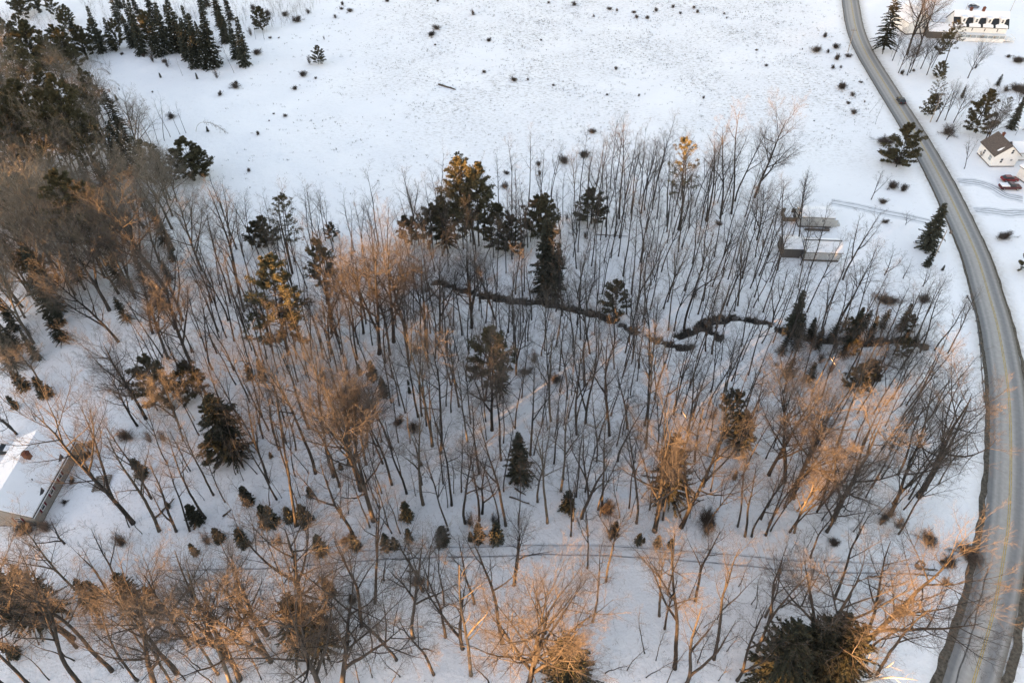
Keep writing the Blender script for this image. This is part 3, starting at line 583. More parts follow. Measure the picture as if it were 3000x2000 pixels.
't': """
10,390,1545,850,240;10,435,1090,700;10,690,1450,1090,500;10,755,1412,1000,600;10,1025,1365,1050;10,1115,1568,1150;10,1185,1570,1000;10,1475,1195,850,1300;10,1570,1355,950;10,500,730,450;10,1990,630,400;10,1620,1240,900;10,960,1300,1000;10,1310,1260,950;
11,295,725,300;11,165,1160,850;11,725,1430,1050;11,885,1440,1050,920;11,970,1440,1080;11,1460,1450,1200;11,1190,550,300;11,750,490,200;11,20,700,300;11,450,1070,800;11,1740,1210,950;11,630,1600,1210,690;11,1300,750,450;11,1060,1280,900;11,590,1020,700;
12,150,1365,1100;12,440,1300,1000;12,620,1400,1000;12,700,1560,1150;12,1150,1230,900;12,900,1420,1150;12,470,970,700;12,1000,600,300;12,1300,950,650;
14,970,930,700;14,1345,1265,1050,1270;14,1995,870,600;14,1885,1060,800;14,1250,1100,880;14,2010,1530,1160;14,1240,1470,1200;14,1000,1480,1250;14,2200,1000,750;14,2280,1310,1000;14,1500,830,650;14,1390,800,620;14,700,830,600;14,420,1300,950;14,900,1560,1200;14,1150,1560,1300;
15,430,700,450;15,520,880,600;15,1145,1275,920,960;15,1240,1335,1050;15,650,980,700;15,1520,820,450;15,1770,980,700;15,1650,1050,800;15,1850,1250,950;15,2000,1430,1100;15,1330,1540,1250;15,1150,1480,1200;15,990,1420,1150;15,800,1440,1150;15,2100,890,600;15,1600,1350,1050;15,360,1050,700;15,1780,1500,1250;15,560,1480,1200;15,1950,700,450;15,2060,850,600;15,2250,760,480;
16,700,960,580,900;16,440,760,450;16,200,410,200,260;16,350,370,150;16,570,780,550;16,650,1100,800;16,520,1250,950;16,1000,1250,950;16,760,1450,1100;16,120,900,650;16,1150,1000,700;
13,1230,250,-50,1080;13,2275,350,100;13,1120,200,-150;13,640,1330,950;13,1060,1400,1100;13,1720,1400,1050;13,1850,1540,1200;13,100,1400,1050;13,420,1500,1150;13,560,1300,950;13,1280,1300,900;13,2160,1200,900;13,2250,1500,1150;13,330,1200,850;13,1590,1500,1150;13,900,700,350;
7,1160,920,650;7,1470,1500,1200;7,330,800,500;7,740,960,650;7,1900,560,280;7,1390,870,550;7,1200,1180,900;7,1560,1250,1000;7,450,1320,1050;7,180,1300,1000;7,960,930,600;7,620,760,450;
6,750,1560,1250;6,970,1560,1280;6,1200,1500,1150;6,1640,1520,1200;6,1820,1480,1150;6,2030,1480,1150;6,510,1520,1250;6,390,1480,1200;
5,1640,1250,950;5,1930,1300,1000;5,2100,900,600;5,2180,700,400;5,1700,800,520;5,260,1480,1250;5,1480,620,350;5,920,330,120;
9,280,120,-120;9,370,150,-100;9,1240,1300,1000;9,1130,640,350;9,2000,1150,850;9,1600,650,350;9,1790,950,600;9,1680,1310,1130;9,230,200,-50;9,1940,1100,750;9,2080,1350,1050;
1,1270,1265,800,1170;1,1240,1265,850;1,1300,1190,900;1,1350,1160,770,1270;1,1480,1110,850;1,1530,1100,840,1460;1,1400,1130,790,1310;1,1070,1100,700,1010;1,1050,1000,680;1,1500,625,470;1,2170,330,120;1,2020,170,20;1,1570,400,50;1,1800,470,360;1,1920,600,370;1,2100,330,150;1,2230,220,60;
4,925,540,380;4,870,470,330;4,990,560,420;4,1075,555,400;4,690,930,780;4,740,1020,830,790;4,1400,1020,880;4,1440,960,800;8,685,810,700;
""",
'a': "8,815,855,650;8,970,885,740;8,1130,950,800;8,990,445,340;9,135,755,480,60;9,285,640,540;8,1020,1180,980;13,560,330,-40,560;15,850,300,60;14,1100,640,450;4,1325,1145,980;",
'd': "11,345,265,170;13,940,780,380,700;10,1005,1360,1050;6,295,830,180,160;15,420,470,360;9,75,1400,1180;",
'c': "1,1120,350,240,880;1,1440,430,300,1200;1,1400,455,330,1180;1,1540,410,265,1640;1,1450,390,200,1240;1,870,700,620,1030;1,520,520,480,390;1,420,600,520,510;1,850,850,810,980;1,1610,1090,930,1700;1,350,340,250,190;1,760,620,530,900;11,1440,640,330,1190;1,700,560,470,850;1,800,600,540,980;",
}
EVER = {
'p': """5,860,880,-60,560;1,150,1400,590,230;1,720,1420,600,560;1,560,1500,750,430;1,420,1350,620,120;1,300,1300,700,20;6,1790,610,-150,1640;6,1830,620,-80,1800;6,265,1510,680,70;6,580,1090,520,500;6,1590,640,200,1480;4,1200,560,220,1370;3,300,2050,1580,230;
   10,1880,485,-150,1920;1,860,1400,900,800;6,1700,650,80,1690;5,40,480,-200,-60;5,300,560,0,200;5,400,1050,620,340""",
'q': """1,1480,1470,1180,1440;1,1650,1450,1150,1640;2,510,520,340,530;6,1280,600,320,1220;6,1440,600,240,1420;6,1990,640,230,1980;6,2090,650,330,2080;7,210,560,140,220;7,650,440,90,640;1,1590,1460,1070,1570;1,1240,390,40,1210;1,980,400,110,960;6,110,600,330,30;6,620,560,400,660;4,1250,640,470,1290;4,1170,950,720,1190;4,910,1370,950,900;4,1560,1100,690,1690;
   1,100,500,60,40;1,280,520,90,180;1,380,620,350,330;1,520,480,280,490;1,200,330,80,150;7,850,1180,870,850;9,1330,500,100,1200;9,1600,470,130,1520;9,1820,720,420,1740;9,1820,1000,720,1830;6,30,620,360,-20;8,1960,820,600,1940;1,2150,250,20,2090;11,1790,600,380,1740;11,1830,820,560,1850;12,700,420,150,690;12,820,330,120,820""",
'x': "7,1380,490,-280,1430;4,1300,560,160,1380;2,1690,1650,1240,1650;4,1740,1050,800,1850;6,300,840,190,170;4,1180,935,600,1130",
'e': """1,840,425,40,760;1,1170,450,0,1120;1,1380,440,20,1300;1,1480,430,0,1370;1,1640,540,110,1650;1,1750,545,100,1690;1,1860,340,130,1820;1,2010,540,140,1970;1,1940,490,170,1910;1,930,410,140,900;1,1300,470,120,1250;1,1560,500,150,1530;1,1700,500,180,1600;
   1,620,315,145,565;5,590,400,130,510;5,720,360,90,680;5,980,60,-220,960;7,290,1020,400,290;7,360,950,600,390;8,60,1340,950,60;8,560,1360,1110,600;8,950,1310,1100,960;8,700,1360,1180,720;8,1060,1420,1330,1050;8,200,1380,1180,200;4,1850,1060,790,1890;8,1160,640,260,1290;4,1450,800,700,1470;4,1990,1080,880,2010;
   5,640,900,620,560;5,1420,740,560,1420;5,450,1150,620,350;9,80,100,-200,60;9,300,140,-100,260;11,60,1120,730,50;5,830,430,150,810;5,120,1300,1000,60;5,500,1250,1000,430""",
'n': "1,1180,1450,1120,1150;1,1010,1440,1090,1000;5,1020,0,-410,1000;1,1700,560,250,1680;1,1090,1430,1060,1070;5,740,180,-80,720;1,1600,560,330,1560",
'y': """10,2155,1120,730,2150;11,455,1370,1230;10,1240,1445,1240;14,1610,320,40;14,565,405,215;14,150,160,-60;14,430,140,0;14,300,130,20;10,90,1500,1230;14,860,360,240;15,1085,330,250;15,1245,355,270;15,1360,360,290;15,1130,320,280;14,1130,370,240;14,1320,300,200;14,1200,360,270;
   9,380,440,210;9,200,380,240;9,130,540,440;9,1620,1480,1350;9,1390,1370,1320;9,2050,1330,1180;9,2200,1480,1240;13,160,580,510;1,330,105,10;1,1620,650,600;1,1320,640,600;1,960,820,770;1,1710,1090,1050;1,980,740,720;8,1160,780,660;8,1290,815,775;13,1690,420,330;15,480,20,-30;10,700,1050,1000;
   10,450,1270,1200;11,1820,1130,1070;10,130,960,920;15,880,250,150;14,1920,290,110;14,2070,290,60;15,420,1440,1130;15,560,1500,1330;14,1850,290,220;9,2150,250,150;9,2060,310,200;10,960,300,150;10,1050,440,160;10,850,260,180;10,60,320,220;10,1250,350,310;10,1260,420,370;9,1180,1110,950;
   13,140,1290,1180;13,1330,920,820;13,1290,770,700;13,840,760,650;13,1900,300,200;13,2100,340,220;14,640,760,600;16,1160,960,900""",
'h': "1,1350,1500,1180,1330;4,800,415,-60,850;4,1740,700,640;16,200,1500,800,560;16,420,1480,780,500;16,540,1560,830,560;16,60,1560,960,200;14,380,1180,780,400;14,560,1250,850,560;9,1900,950,430,1720;9,1950,980,650,1830;13,330,980,560,330;13,200,930,600,200;13,1180,900,600,1150;13,820,880,640,800;15,470,1530,1130,480;10,2000,420,120,2020;11,1290,1300,780,1330;11,1860,880,560,1800;6,1560,640,230,1520;13,450,940,560,470;",
}
SHRUB = {'k': """2,385,620,560;2,320,730,680;2,490,640,615;2,1480,250,200;2,1440,300,250;2,1910,340,300;2,1470,375,355;2,1780,125,70;2,2115,670,630;2,2055,1425,1385;2,2180,1505,1490;2,2040,1530,1480;2,710,45,0;2,770,100,60;2,650,150,110;2,340,180,100;2,430,110,60;2,1080,20,-20;2,1350,0,-30;2,1490,15,-20;2,1870,600,570;2,700,80,50;2,240,130,80;2,120,320,295;2,190,318,300;2,150,945,925;2,240,960,930;2,110,1000,985;2,20,1110,1070;
 3,850,570,530;3,660,1095,1045;3,430,1335,1260;3,585,1295,1225;3,220,1360,1300;3,225,1435,1380;3,300,25,0;3,510,45,0;3,1020,150,110;3,1110,155,115;3,670,135,110;3,1490,75,45;3,1520,110,70;3,1180,95,50;3,1570,810,770;3,1040,790,760;3,780,780,760;3,130,665,640;3,15,670,640;3,340,705,680;3,2085,545,520;3,240,330,310;3,1400,1420,1390;3,2005,410,390;3,1320,70,30;3,860,95,60;3,800,80,50;3,1000,110,80;3,1380,120,90;3,1760,150,130;3,1740,120,95;
 4,325,305,250;4,255,425,365;4,410,400,340;4,350,435,400;4,420,495,420;4,515,470,430;4,390,565,525;4,455,560,530;4,460,725,610;4,550,785,740;4,565,930,870;4,620,680,660;4,520,850,815;4,650,840,815;4,140,410,395;4,240,990,980;4,1330,1100,980;4,955,610,560;4,1050,590,560;4,1890,740,620;4,1950,760,640;4,1810,740,690;4,1830,470,440;4,1900,510,440;4,1630,1300,1230;4,860,1270,1130;4,930,1340,1180;4,820,1180,1050;8,800,275,215;8,870,150,30;8,960,170,60;8,820,430,390;
 8,1790,560,480;8,840,1090,960;8,1130,1080,960;1,2045,1410,1370;1,1810,785,740;1,1930,720,670;1,1940,690,650;1,2110,450,390;1,1410,975,915;1,1250,755,735;1,2120,1110,1080;1,1180,470,430;1,1000,450,420;1,1350,520,480;1,2100,210,130;1,2200,130,50;1,2080,80,10;16,1400,320,200;16,1590,520,450;16,1530,500,470;16,1750,440,330;16,1560,700,640;16,580,340,300;11,1610,1500,1380;14,1400,660,600;14,840,830,740;14,780,310,250;11,780,1390,1310;11,370,330,250;11,110,270,200;
 9,750,860,810;9,740,940,900;9,600,1160,1120;9,540,1330,1300;9,1030,800,680;9,380,1540,1470;9,220,1560,1470;7,1700,440,400;7,1540,1290,1250;10,1170,680,610;10,1290,730,650;10,1350,1010,970""",
'w': """2,440,520,440;2,560,330,290;1,1780,640,560;1,1260,520,430;1,820,900,830;1,900,760,720;1,760,700,620;1,2060,300,200;1,1380,560,470;15,850,280,150;13,1080,340,240;13,2080,250,80;14,200,340,200;11,1560,1480,1330;12,930,1480,1330;12,1050,1530,1400;16,1060,100,-60;16,990,170,60;16,1130,940,790;16,950,880,790;7,420,800,700;7,600,560,480;7,1490,1050,950;7,450,400,340;
 10,1500,60,-80;10,1400,40,-100;6,1400,1460,1340;6,1310,1500,1380;13,780,870,700;13,900,1060,920;10,560,320,120;10,830,430,250;10,720,480,270;9,1240,830,620;9,1350,820,640;11,180,180,20;11,1640,640,400;11,1730,800,720;13,1060,360,260;13,1800,330,180;13,1230,870,700;10,1960,1480,1350;10,1760,1500,1400;4,1740,700,640;4,1560,560,500;8,220,1420,1250;8,400,1480,1330;12,200,300,60;12,350,330,120;12,500,260,60;12,420,180,0;5,480,1400,1230;5,250,1350,1150;5,90,1450,1300""",
}
DEFH = dict(f=22, s=18, b=18, v=20, t=12, a=5, d=10, c=7, p=20, q=10, x=18, e=14, n=14, y=3.5, h=12, k=1.3, w=2.2)
NAME = dict(f='bare_tree', s='spreading_tree', b='grey_tree', v='forked_tree', t='slender_tree', a='small_tree', d='dead_tree', c='bowed_birch', p='pine_tree', q='pine_tree', x='pine_tree',
            e='spruce_tree', n='spruce_tree', y='young_fir', h='hemlock_tree', k='shrub', w='shrub')
PLANTS = []            # root, kind, x, y, height, lean
def copy_part(name, me, parent):
    o = bpy.data.objects.new(name, me); COL.objects.link(o); o.parent = parent; return o
cnt = {}
ZC = {}
def plant(kind, x, y, h, leanx=0.0, leany=0.0, rz=None, wide=1.0):
    src = 'n' if kind == 'e' and rng.random() < .25 else kind
    lst = PROTO[src]; i = cnt.get(kind, 0); cnt[kind] = i+1
    hp_, parts = lst[int(rng.integers(len(lst)))]
    z = gz1(x, y)-.02; s = h/hp_
    rz = rng.uniform(0, 6.283) if rz is None else rz
    if parts[0][0] is None:
        o = bpy.data.objects.new(NAME[kind], parts[0][1]); COL.objects.link(o)
    else:
        o = empty(NAME[kind])
        for nm, me in parts:
            ch = copy_part(nm, me, o)
            if nm == 'snow_load': ch['kind'] = 'stuff'
    o.location = (x, y, z)
    q = Matrix.Rotation(math.atan(leanx), 4, 'Y') @ Matrix.Rotation(-math.atan(leany), 4, 'X') @ Matrix.Rotation(rz, 4, 'Z')
    o.rotation_euler = q.to_euler(); o.scale = (s*wide*(rng.uniform(.6, 1.5) if kind == 'k' else 1), s*wide*(rng.uniform(.5, 1.1) if kind == 'k' else 1), s)
    PLANTS.append([o, kind, x, y, h, leanx]); return o
RANGE = dict(f=(15,29), s=(11,27), b=(11,27), v=(9,27), t=(4,19), a=(2.5,9), d=(3,20), c=(3,9), p=(11,29), q=(4,17), x=(9,27), e=(4,22), n=(6,20), y=(.9,5), h=(4,19), k=(.45,3.2), w=(.8,3.6))
def read(tab):
    for kind, txt in tab.items():
        for ent in txt.replace('\n', ' ').split(';'):
            ent = ent.strip()
            if not ent: continue
            a = [float(q) for q in ent.split(',')]; r = int(a[0]); x, y = GZ(r, a[1], a[2])
            lo, hi = RANGE[kind]; v = (px(r, a[1], a[3])[1]-1000)/2000
            h = CAM_H-y*(1+v)/(1-v); h0 = h
            h = min(max(h, lo), hi)
            lx = 0.0
            if len(a) > 4:
                u = (px(r, a[4], a[3])[0]-1500)/2000; xt = u*S2*(y+CAM_H-h); lx = max(min((xt-x)/h, .1), -.1)
            if kind == 'c':
                u = (px(r, a[4], a[3])[0]-1500)/2000; rz = 0 if a[4] > a[1] else math.pi
                plant(kind, x, y, min(max(h, 3.5), 8), 0, 0, rz+rng.normal(0, .25)); continue
            if kind in 'kw': plant(kind, x, y, h*(.65 if kind == 'k' else .8), 0, 0, None, rng.uniform(.8, 1.6) if kind == 'k' else rng.uniform(.6, .85)); continue
            plant(kind, x, y, h*(.88 if kind in 'q' else 1), lx, rng.normal(0, .02), None, rng.uniform(.85, 1.15))
read(BARE); read(EVER); read(SHRUB)
print('PLANTS', {k: cnt[k] for k in cnt})

# ------------------------------------------------------------------ random fill of the dense wood at the picture's left edge
def inside(poly, x, y):
    c = False; n = len(poly)
    for i in range(n):
        (x1, y1), (x2, y2) = poly[i], poly[(i+1) % n]
        if (y1 > y) != (y2 > y) and x < (x2-x1)*(y-y1)/(y2-y1)+x1: c = not c
    return c
def fill(poly_px, n, gap, g, avoid=()):
    poly = [G(*p) for p in poly_px]; xs_ = [p[0] for p in poly]; ys_ = [p[1] for p in poly]; out = []; tries = 0; cell = {}
    while len(out) < n and tries < n*60:
        tries += 1; x = g.uniform(min(xs_), max(xs_)); y = g.uniform(min(ys_), max(ys_)); ci, cj = int(x//gap), int(y//gap)
        if not inside(poly, x, y): continue
        if any((x-a)**2+(y-b_)**2 < gap*gap for i in (-1,0,1) for j in (-1,0,1) for a, b_ in cell.get((ci+i, cj+j), ())): continue
        if any(a0 < x < a1 and b0 < y < b1 for a0, a1, b0, b1 in avoid): continue
        out.append((x, y)); cell.setdefault((ci, cj), []).append((x, y))
    return out
HOUSE_A = (-93, -73, 54, 75)
WOOD_A = [(0,170),(60,150),(200,250),(330,330),(400,420),(450,520),(560,560),(470,600),(300,640),(0,660)]
WOOD_B = [(0,640),(300,620),(520,620),(600,760),(560,920),(420,960),(230,1000),(110,1080),(0,1120)]
g5 = np.random.default_rng(55)
for x, y in fill(WOOD_A, 16, 5.5, g5): plant('p', x, y, g5.uniform(15, 22), g5.normal(0,.02))
for x, y in fill(WOOD_A, 14, 5, g5): plant('h', x, y, g5.uniform(8, 14))
for x, y in fill(WOOD_A, 20, 4, g5): plant('b', x, y, g5.uniform(13, 19), g5.normal(0,.03))
for x, y in fill(WOOD_B, 30, 4.4, g5): plant('b', x, y, g5.uniform(14, 21), g5.normal(0,.03))
for x, y in fill(WOOD_B, 15, 4.5, g5): plant('h', x, y, g5.uniform(6, 12))
for x, y in fill([(0,20),(240,30),(330,120),(240,240),(60,200),(0,180)], 14, 5, g5): plant('q', x, y, g5.uniform(7, 12))
for x, y in fill([(300,20),(680,0),(700,120),(640,190),(380,140)], 16, 4, g5): plant('e', x, y, g5.uniform(9, 15))

for x, y in fill([(2480,955),(2760,965),(2740,1030),(2600,1060),(2420,1050),(2300,1000),(2380,930)], 9, 3.2, g5): plant('h' if g5.random() < .5 else 'q', x, y, g5.uniform(3.6, 6.5))
for x, y in fill([(2250,960),(2480,990),(2480,1120),(2250,1120)], 7, 3.5, g5): plant('h', x, y, g5.uniform(5, 9))
TRUNKS = np.array([(q[2], q[3]) for q in PLANTS if q[1] in 'fsbvtpxe'])
def clear(pts, gap):
    return [p for p in pts if np.min((TRUNKS[:,0]-p[0])**2+(TRUNKS[:,1]-p[1])**2) > gap*gap and dist_poly(np.array([p[0]]), np.array([p[1]]), track)[0] > 2.2 and gully(np.array([p[0]]), np.array([p[1]]))[0] < .1]
MID = [(450,1000),(620,820),(760,700),(1150,720),(1400,640),(1800,520),(2150,560),(2300,830),(2540,960),(2740,1150),(2780,1420),(2640,1570),(1900,1580),(1000,1560),(620,1500),(420,1350)]
for x, y in clear(fill(MID, 150, 2.0, g5, [HOUSE_A]), 1.5)[:105]: plant('t', x, y, g5.uniform(8, 16), g5.normal(0,.04), g5.normal(0,.03))
mass = [(x, y, g5.uniform(15, 22)) for x, y in clear(fill(MID, 430, 1.7, g5, [HOUSE_A]), 1.2)]
# past 300 of one kind: the smallest-looking ones become one mass of wood
WOOD_LEFT = sorted([q for q in PLANTS if q[1] == 'f'], key=lambda q: q[4]/math.sqrt(q[2]**2+q[3]**2+CAM_H**2))
extra = WOOD_LEFT[:max(0, len(WOOD_LEFT)-298)]
def np_mesh(me):
    v = np.empty(len(me.vertices)*3, np.float32); me.vertices.foreach_get("co", v); f = np.empty(len(me.loops), np.int32); me.loops.foreach_get("vertex_index", f)
    return v.reshape(-1, 3), f.reshape(-1, 4)
def merged(items, mats, name):
    """items: (mesh, matrix, material index)"""
    Vs, Fs, Ms = [], [], []; b0 = 0
    for me, mx, mi in items:
        v, f = np_mesh(me); m4 = np.array(mx); v = v@m4[:3,:3].T+m4[:3,3]; Vs.append(v); Fs.append(f+b0); Ms.append(np.full(len(f), mi)); b0 += len(v)
    return mesh_np(name, np.concatenate(Vs), np.concatenate(Fs), mats, True, np.concatenate(Ms))
bpy.context.view_layer.update()
it = []
for q in extra:
    for ch in q[0].children: it.append((ch.data, q[0].matrix_basis, 0 if ch.name.startswith('trunk') else 1))
for x, y, h in mass:
    hp_, parts = PROTO['m'][int(g5.integers(4))]
    mx = Matrix.Translation((x, y, gz1(x, y)-.02)) @ Matrix.Rotation(g5.normal(0, .04), 4, 'X') @ Matrix.Rotation(g5.uniform(0, 6.28), 4, 'Z') @ Matrix.Diagonal((h/hp_, h/hp_, h/hp_, 1))
    for nm, me in parts: it.append((me, mx, 0 if nm == 'trunk' else 1))
if it:
    tag(link('woods', merged(it, [M['bark'], M['twig']], 'woods')), 'far thin bare trees standing between the larger ones', 'wood', kind='stuff')
gone = {id(q) for q in extra}
for q in extra:
    for ch in list(q[0].children): bpy.data.objects.remove(ch)
    bpy.data.objects.remove(q[0])
PLANTS = [q for q in PLANTS if id(q) not in gone]

# ------------------------------------------------------------------ brush nobody could count: saplings and twigs, thicket, grass
def stems(pts, hr, g, name, m, twn=5, rad=.013, spread=.35):
    S = []; zz_ = gz(np.array([p[0] for p in pts]), np.array([p[1] for p in pts]))
    for (x, y), z in zip(pts, zz_):
        h = g.uniform(*hr)*(.6+.4*g.random()); z = z-.05; d = unit(np.array([*g.normal(0, .16, 2), 1.])); p = np.array([x, y, z]); n = 3
        for j in range(n):
            q = p+d*h/n; r = rad*(1-.25*j); S.append((p, q, r, r*.75))
            for k in range(twn if j else 1):
                t = g.random(); o = p+(q-p)*t; dd = unit(d+g.normal(0, spread*2, 3)); e = o+dd*h*g.uniform(.12, .3); S.append((o, e, r*.55, r*.35))
                e2 = e+unit(dd+g.normal(0, .5, 3))*h*.12; S.append((e, e2, r*.4, r*.3))
            p = q; d = unit(d+g.normal(0, .12, 3))
    return tubes(S, name, m)
g6 = np.random.default_rng(66)
pts = np.array(fill(FOREST, 3000, .35, g6, [HOUSE_A])); pts = pts[(dist_poly(pts[:,0], pts[:,1], track) > 1.8) & (gully(pts[:,0], pts[:,1]) < .1)]
tag(link('undergrowth', stems(pts, (.6, 3.8), g6, 'undergrowth', M['twig'], rad=.017)), 'thin grey saplings and twigs under the trees', 'undergrowth', kind='stuff')
pts = fill(WOOD_A, 240, .8, g6)+fill(WOOD_B, 230, .8, g6)+fill([(230,0),(760,0),(740,60),(620,200),(560,160),(300,110)], 330, .7, g6)+fill([(0,40),(110,60),(330,140),(330,240),(200,250),(0,190)], 260, .8, g6)+fill([(740,0),(960,0),(900,50),(770,110)], 120, .7, g6)+fill([(2480,960),(2740,960),(2720,1120),(2560,1150),(2320,1110),(2300,1000)], 330, .55, g6)
tag(link('thicket', stems(pts, (2.2, 7.5), g6, 'thicket', M['brush'], twn=13, rad=.022, spread=.45)), 'dense brown brush along the wood edge', 'thicket', kind='stuff')
FIELD = [(560,430),(700,230),(900,60),(960,0),(2460,0),(2560,300),(2700,560),(2740,640),(2400,620),(2300,520),(1700,420),(1450,560),(1150,600),(900,600),(640,560)]
g7 = np.random.default_rng(77); GP = []; GF = []
field_pts = fill([(560,430),(700,230),(900,60),(960,0),(2460,0),(2560,280),(2600,420),(2250,470),(1700,420),(1450,560),(1150,560),(900,580),(640,540)], 15000, 0.05, g7)
fz = gz(np.array([p[0] for p in field_pts]), np.array([p[1] for p in field_pts]))
for (x, y), z0_ in zip(field_pts, fz):
    wgt = np.clip((y-130)/110, 0, 1.15)*np.clip((x+90)/80, 0, 1)*np.clip((150-x)/50, .1, 1)
    cl = .5+.5*math.sin(x/7+2*math.sin(y/11))*math.cos(y/6.3+math.sin(x/17))
    if g7.random() > .05+.75*wgt*cl**1.5: continue
    z = z0_; nb = int(g7.integers(3, 8)); sp = g7.uniform(.1, .5)
    for k in range(nb):
        a = g7.uniform(0, 6.28); o = np.array([x+g7.normal(0, sp), y+g7.normal(0, sp*.5), z-.03]); hgt = g7.uniform(.12, .5); w_ = g7.uniform(.025, .06)
        s_ = np.array([math.cos(a), math.sin(a), 0])*w_; tip = o+np.array([g7.normal(0, .16), g7.normal(0, .16), hgt]); b0 = len(GP)
        GP += [o-s_, o+s_, tip+s_*.4, tip-s_*.4]; GF.append((b0, b0+1, b0+2, b0+3))
tag(link('grass', mesh_np('grass', GP, GF, [M['straw']], False)), 'dry grass stalks poking through the field snow', 'grass', kind='stuff')

# ------------------------------------------------------------------ building kit
def poly_mesh(name, V, F, mats, midx=None):
    me = bpy.data.meshes.new(name); me.from_pydata([tuple(v) for v in V], [], F); [me.materials.append(m) for m in mats]; me.update(); return me
def boxes(name, bs, m, bev=0):
    V = []; F = []
    for x0, x1, y0, y1, z0, z1 in bs:
        b0 = len(V); V += [(x0,y0,z0),(x1,y0,z0),(x1,y1,z0),(x0,y1,z0),(x0,y0,z1),(x1,y0,z1),(x1,y1,z1),(x0,y1,z1)]
        F += [tuple(b0+i for i in f) for f in ((3,2,1,0),(4,5,6,7),(0,1,5,4),(1,2,6,5),(2,3,7,6),(3,0,4,7))]
    return poly_mesh(name, V, F, [m])
def extrude_y(name, sec, y0, y1, m):
    n = len(sec); V = [(x, y0, z) for x, z in sec]+[(x, y1, z) for x, z in sec]
    F = [tuple(range(n))[::1], tuple(range(2*n-1, n-1, -1))]+[(i, i+n, (i+1) % n+n, (i+1) % n) for i in range(n)]
    return poly_mesh(name, V, F, [m])
def siding(name, col, per=.18):
    m = mat(name, col, rough=.7, var=.06, scale=2); t = m.node_tree; N = t.nodes; b = N["Principled BSDF"]
    tc = N.new("ShaderNodeTexCoord"); wv = N.new("ShaderNodeTexWave"); wv.wave_type = 'BANDS'; wv.bands_direction = 'Z'; wv.wave_profile = 'SAW'; wv.inputs["Scale"].default_value = .314/per
    t.links.new(tc.outputs["Object"], wv.inputs[0]); bp = N.new("ShaderNodeBump"); bp.inputs["Strength"].default_value = .5; bp.inputs["Distance"].default_value = .03
    t.links.new(wv.outputs[0], bp.inputs["Height"]); t.links.new(bp.outputs[0], b.inputs["Normal"]); return m
M['cream'] = siding('cream_siding', (.27,.262,.24)); M['white_siding'] = siding('white_siding', (.78,.79,.78)); M['brown_wall'] = siding('brown_boards', (.10,.092,.085))
M['grey_siding'] = siding('grey_siding', (.45,.46,.46)); M['tan_wall'] = siding('tan_boards', (.17,.14,.105)); M['white_trim'] = mat('white_trim', (.75,.76,.76), var=.05)
M['shingle_brown'] = mat('brown_shingles', (.115,.098,.088), var=.25, scale=3, detail=6); M['shingle_dark'] = mat('dark_shingles', (.045,.047,.05), var=.25, scale=3, detail=6)
M['metal_roof'] = siding('dark_metal_roof', (.028,.034,.042)); M['brick'] = mat('brick', (.13,.055,.04), var=.35, scale=8); M['glass'] = mat('window_glass', (.03,.035,.04), rough=.12, var=.1, spec=.5)
M['burgundy'] = mat('burgundy_shutter', (.12,.018,.03), var=.15); M['stone'] = mat('foundation', (.11,.10,.095), var=.3, scale=2); M['wood_grey'] = mat('weathered_wood', (.17,.15,.125), var=.35, scale=3)
M['roof_snow'] = mat('roof_snow', (.85,.865,.89), var=.02, scale=.6, bump=.1)
M['sage'] = mat('pale_glazing', (.30,.34,.36), rough=.2, var=.2, spec=.5)
def window(parent, side, fx_, along, zc, w, h, shut=None, sidep=0.0, panem='glass'):
    """window on the wall whose outside faces +x, -x or -y; fx_ = wall plane, along = position along it"""
    def tr(bs):
        out = []
        for a0, a1, d0, d1, z0, z1 in bs:
            if side == '+x': out.append((fx_+d0, fx_+d1, along+a0, along+a1, z0, z1))
            elif side == '-x': out.append((fx_-d1, fx_-d0, along+a0, along+a1, z0, z1))
            else: out.append((along+a0, along+a1, fx_-d1, fx_-d0, z0, z1))
        return out
    t = .09; W2 = w/2; z0, z1 = zc-h/2, zc+h/2
    fr = link('window', boxes('window', tr([(-W2,W2,.0,.06,z1-t,z1),(-W2,W2,0,.06,z0,z0+t),(-W2,-W2+t,0,.06,z0+t,z1-t),(W2-t,W2,0,.06,z0+t,z1-t),(-W2+t,W2-t,.022,.05,zc-.035,zc+.035)]), M['white_trim']), parent)
    link('pane', boxes('pane', tr([(-W2+t,W2-t,0,.02,z0+t,z1-t)]), M[panem]), fr)
    if shut:
        for s in (-1, 1):
            a0, a1 = (W2+.03, W2+.38) if s > 0 else (-W2-.38, -W2-.03)
            link('shutter', boxes('shutter', tr([(a0,a1,0,.045,z0-.03,z1+.03)]), M[shut]), parent)
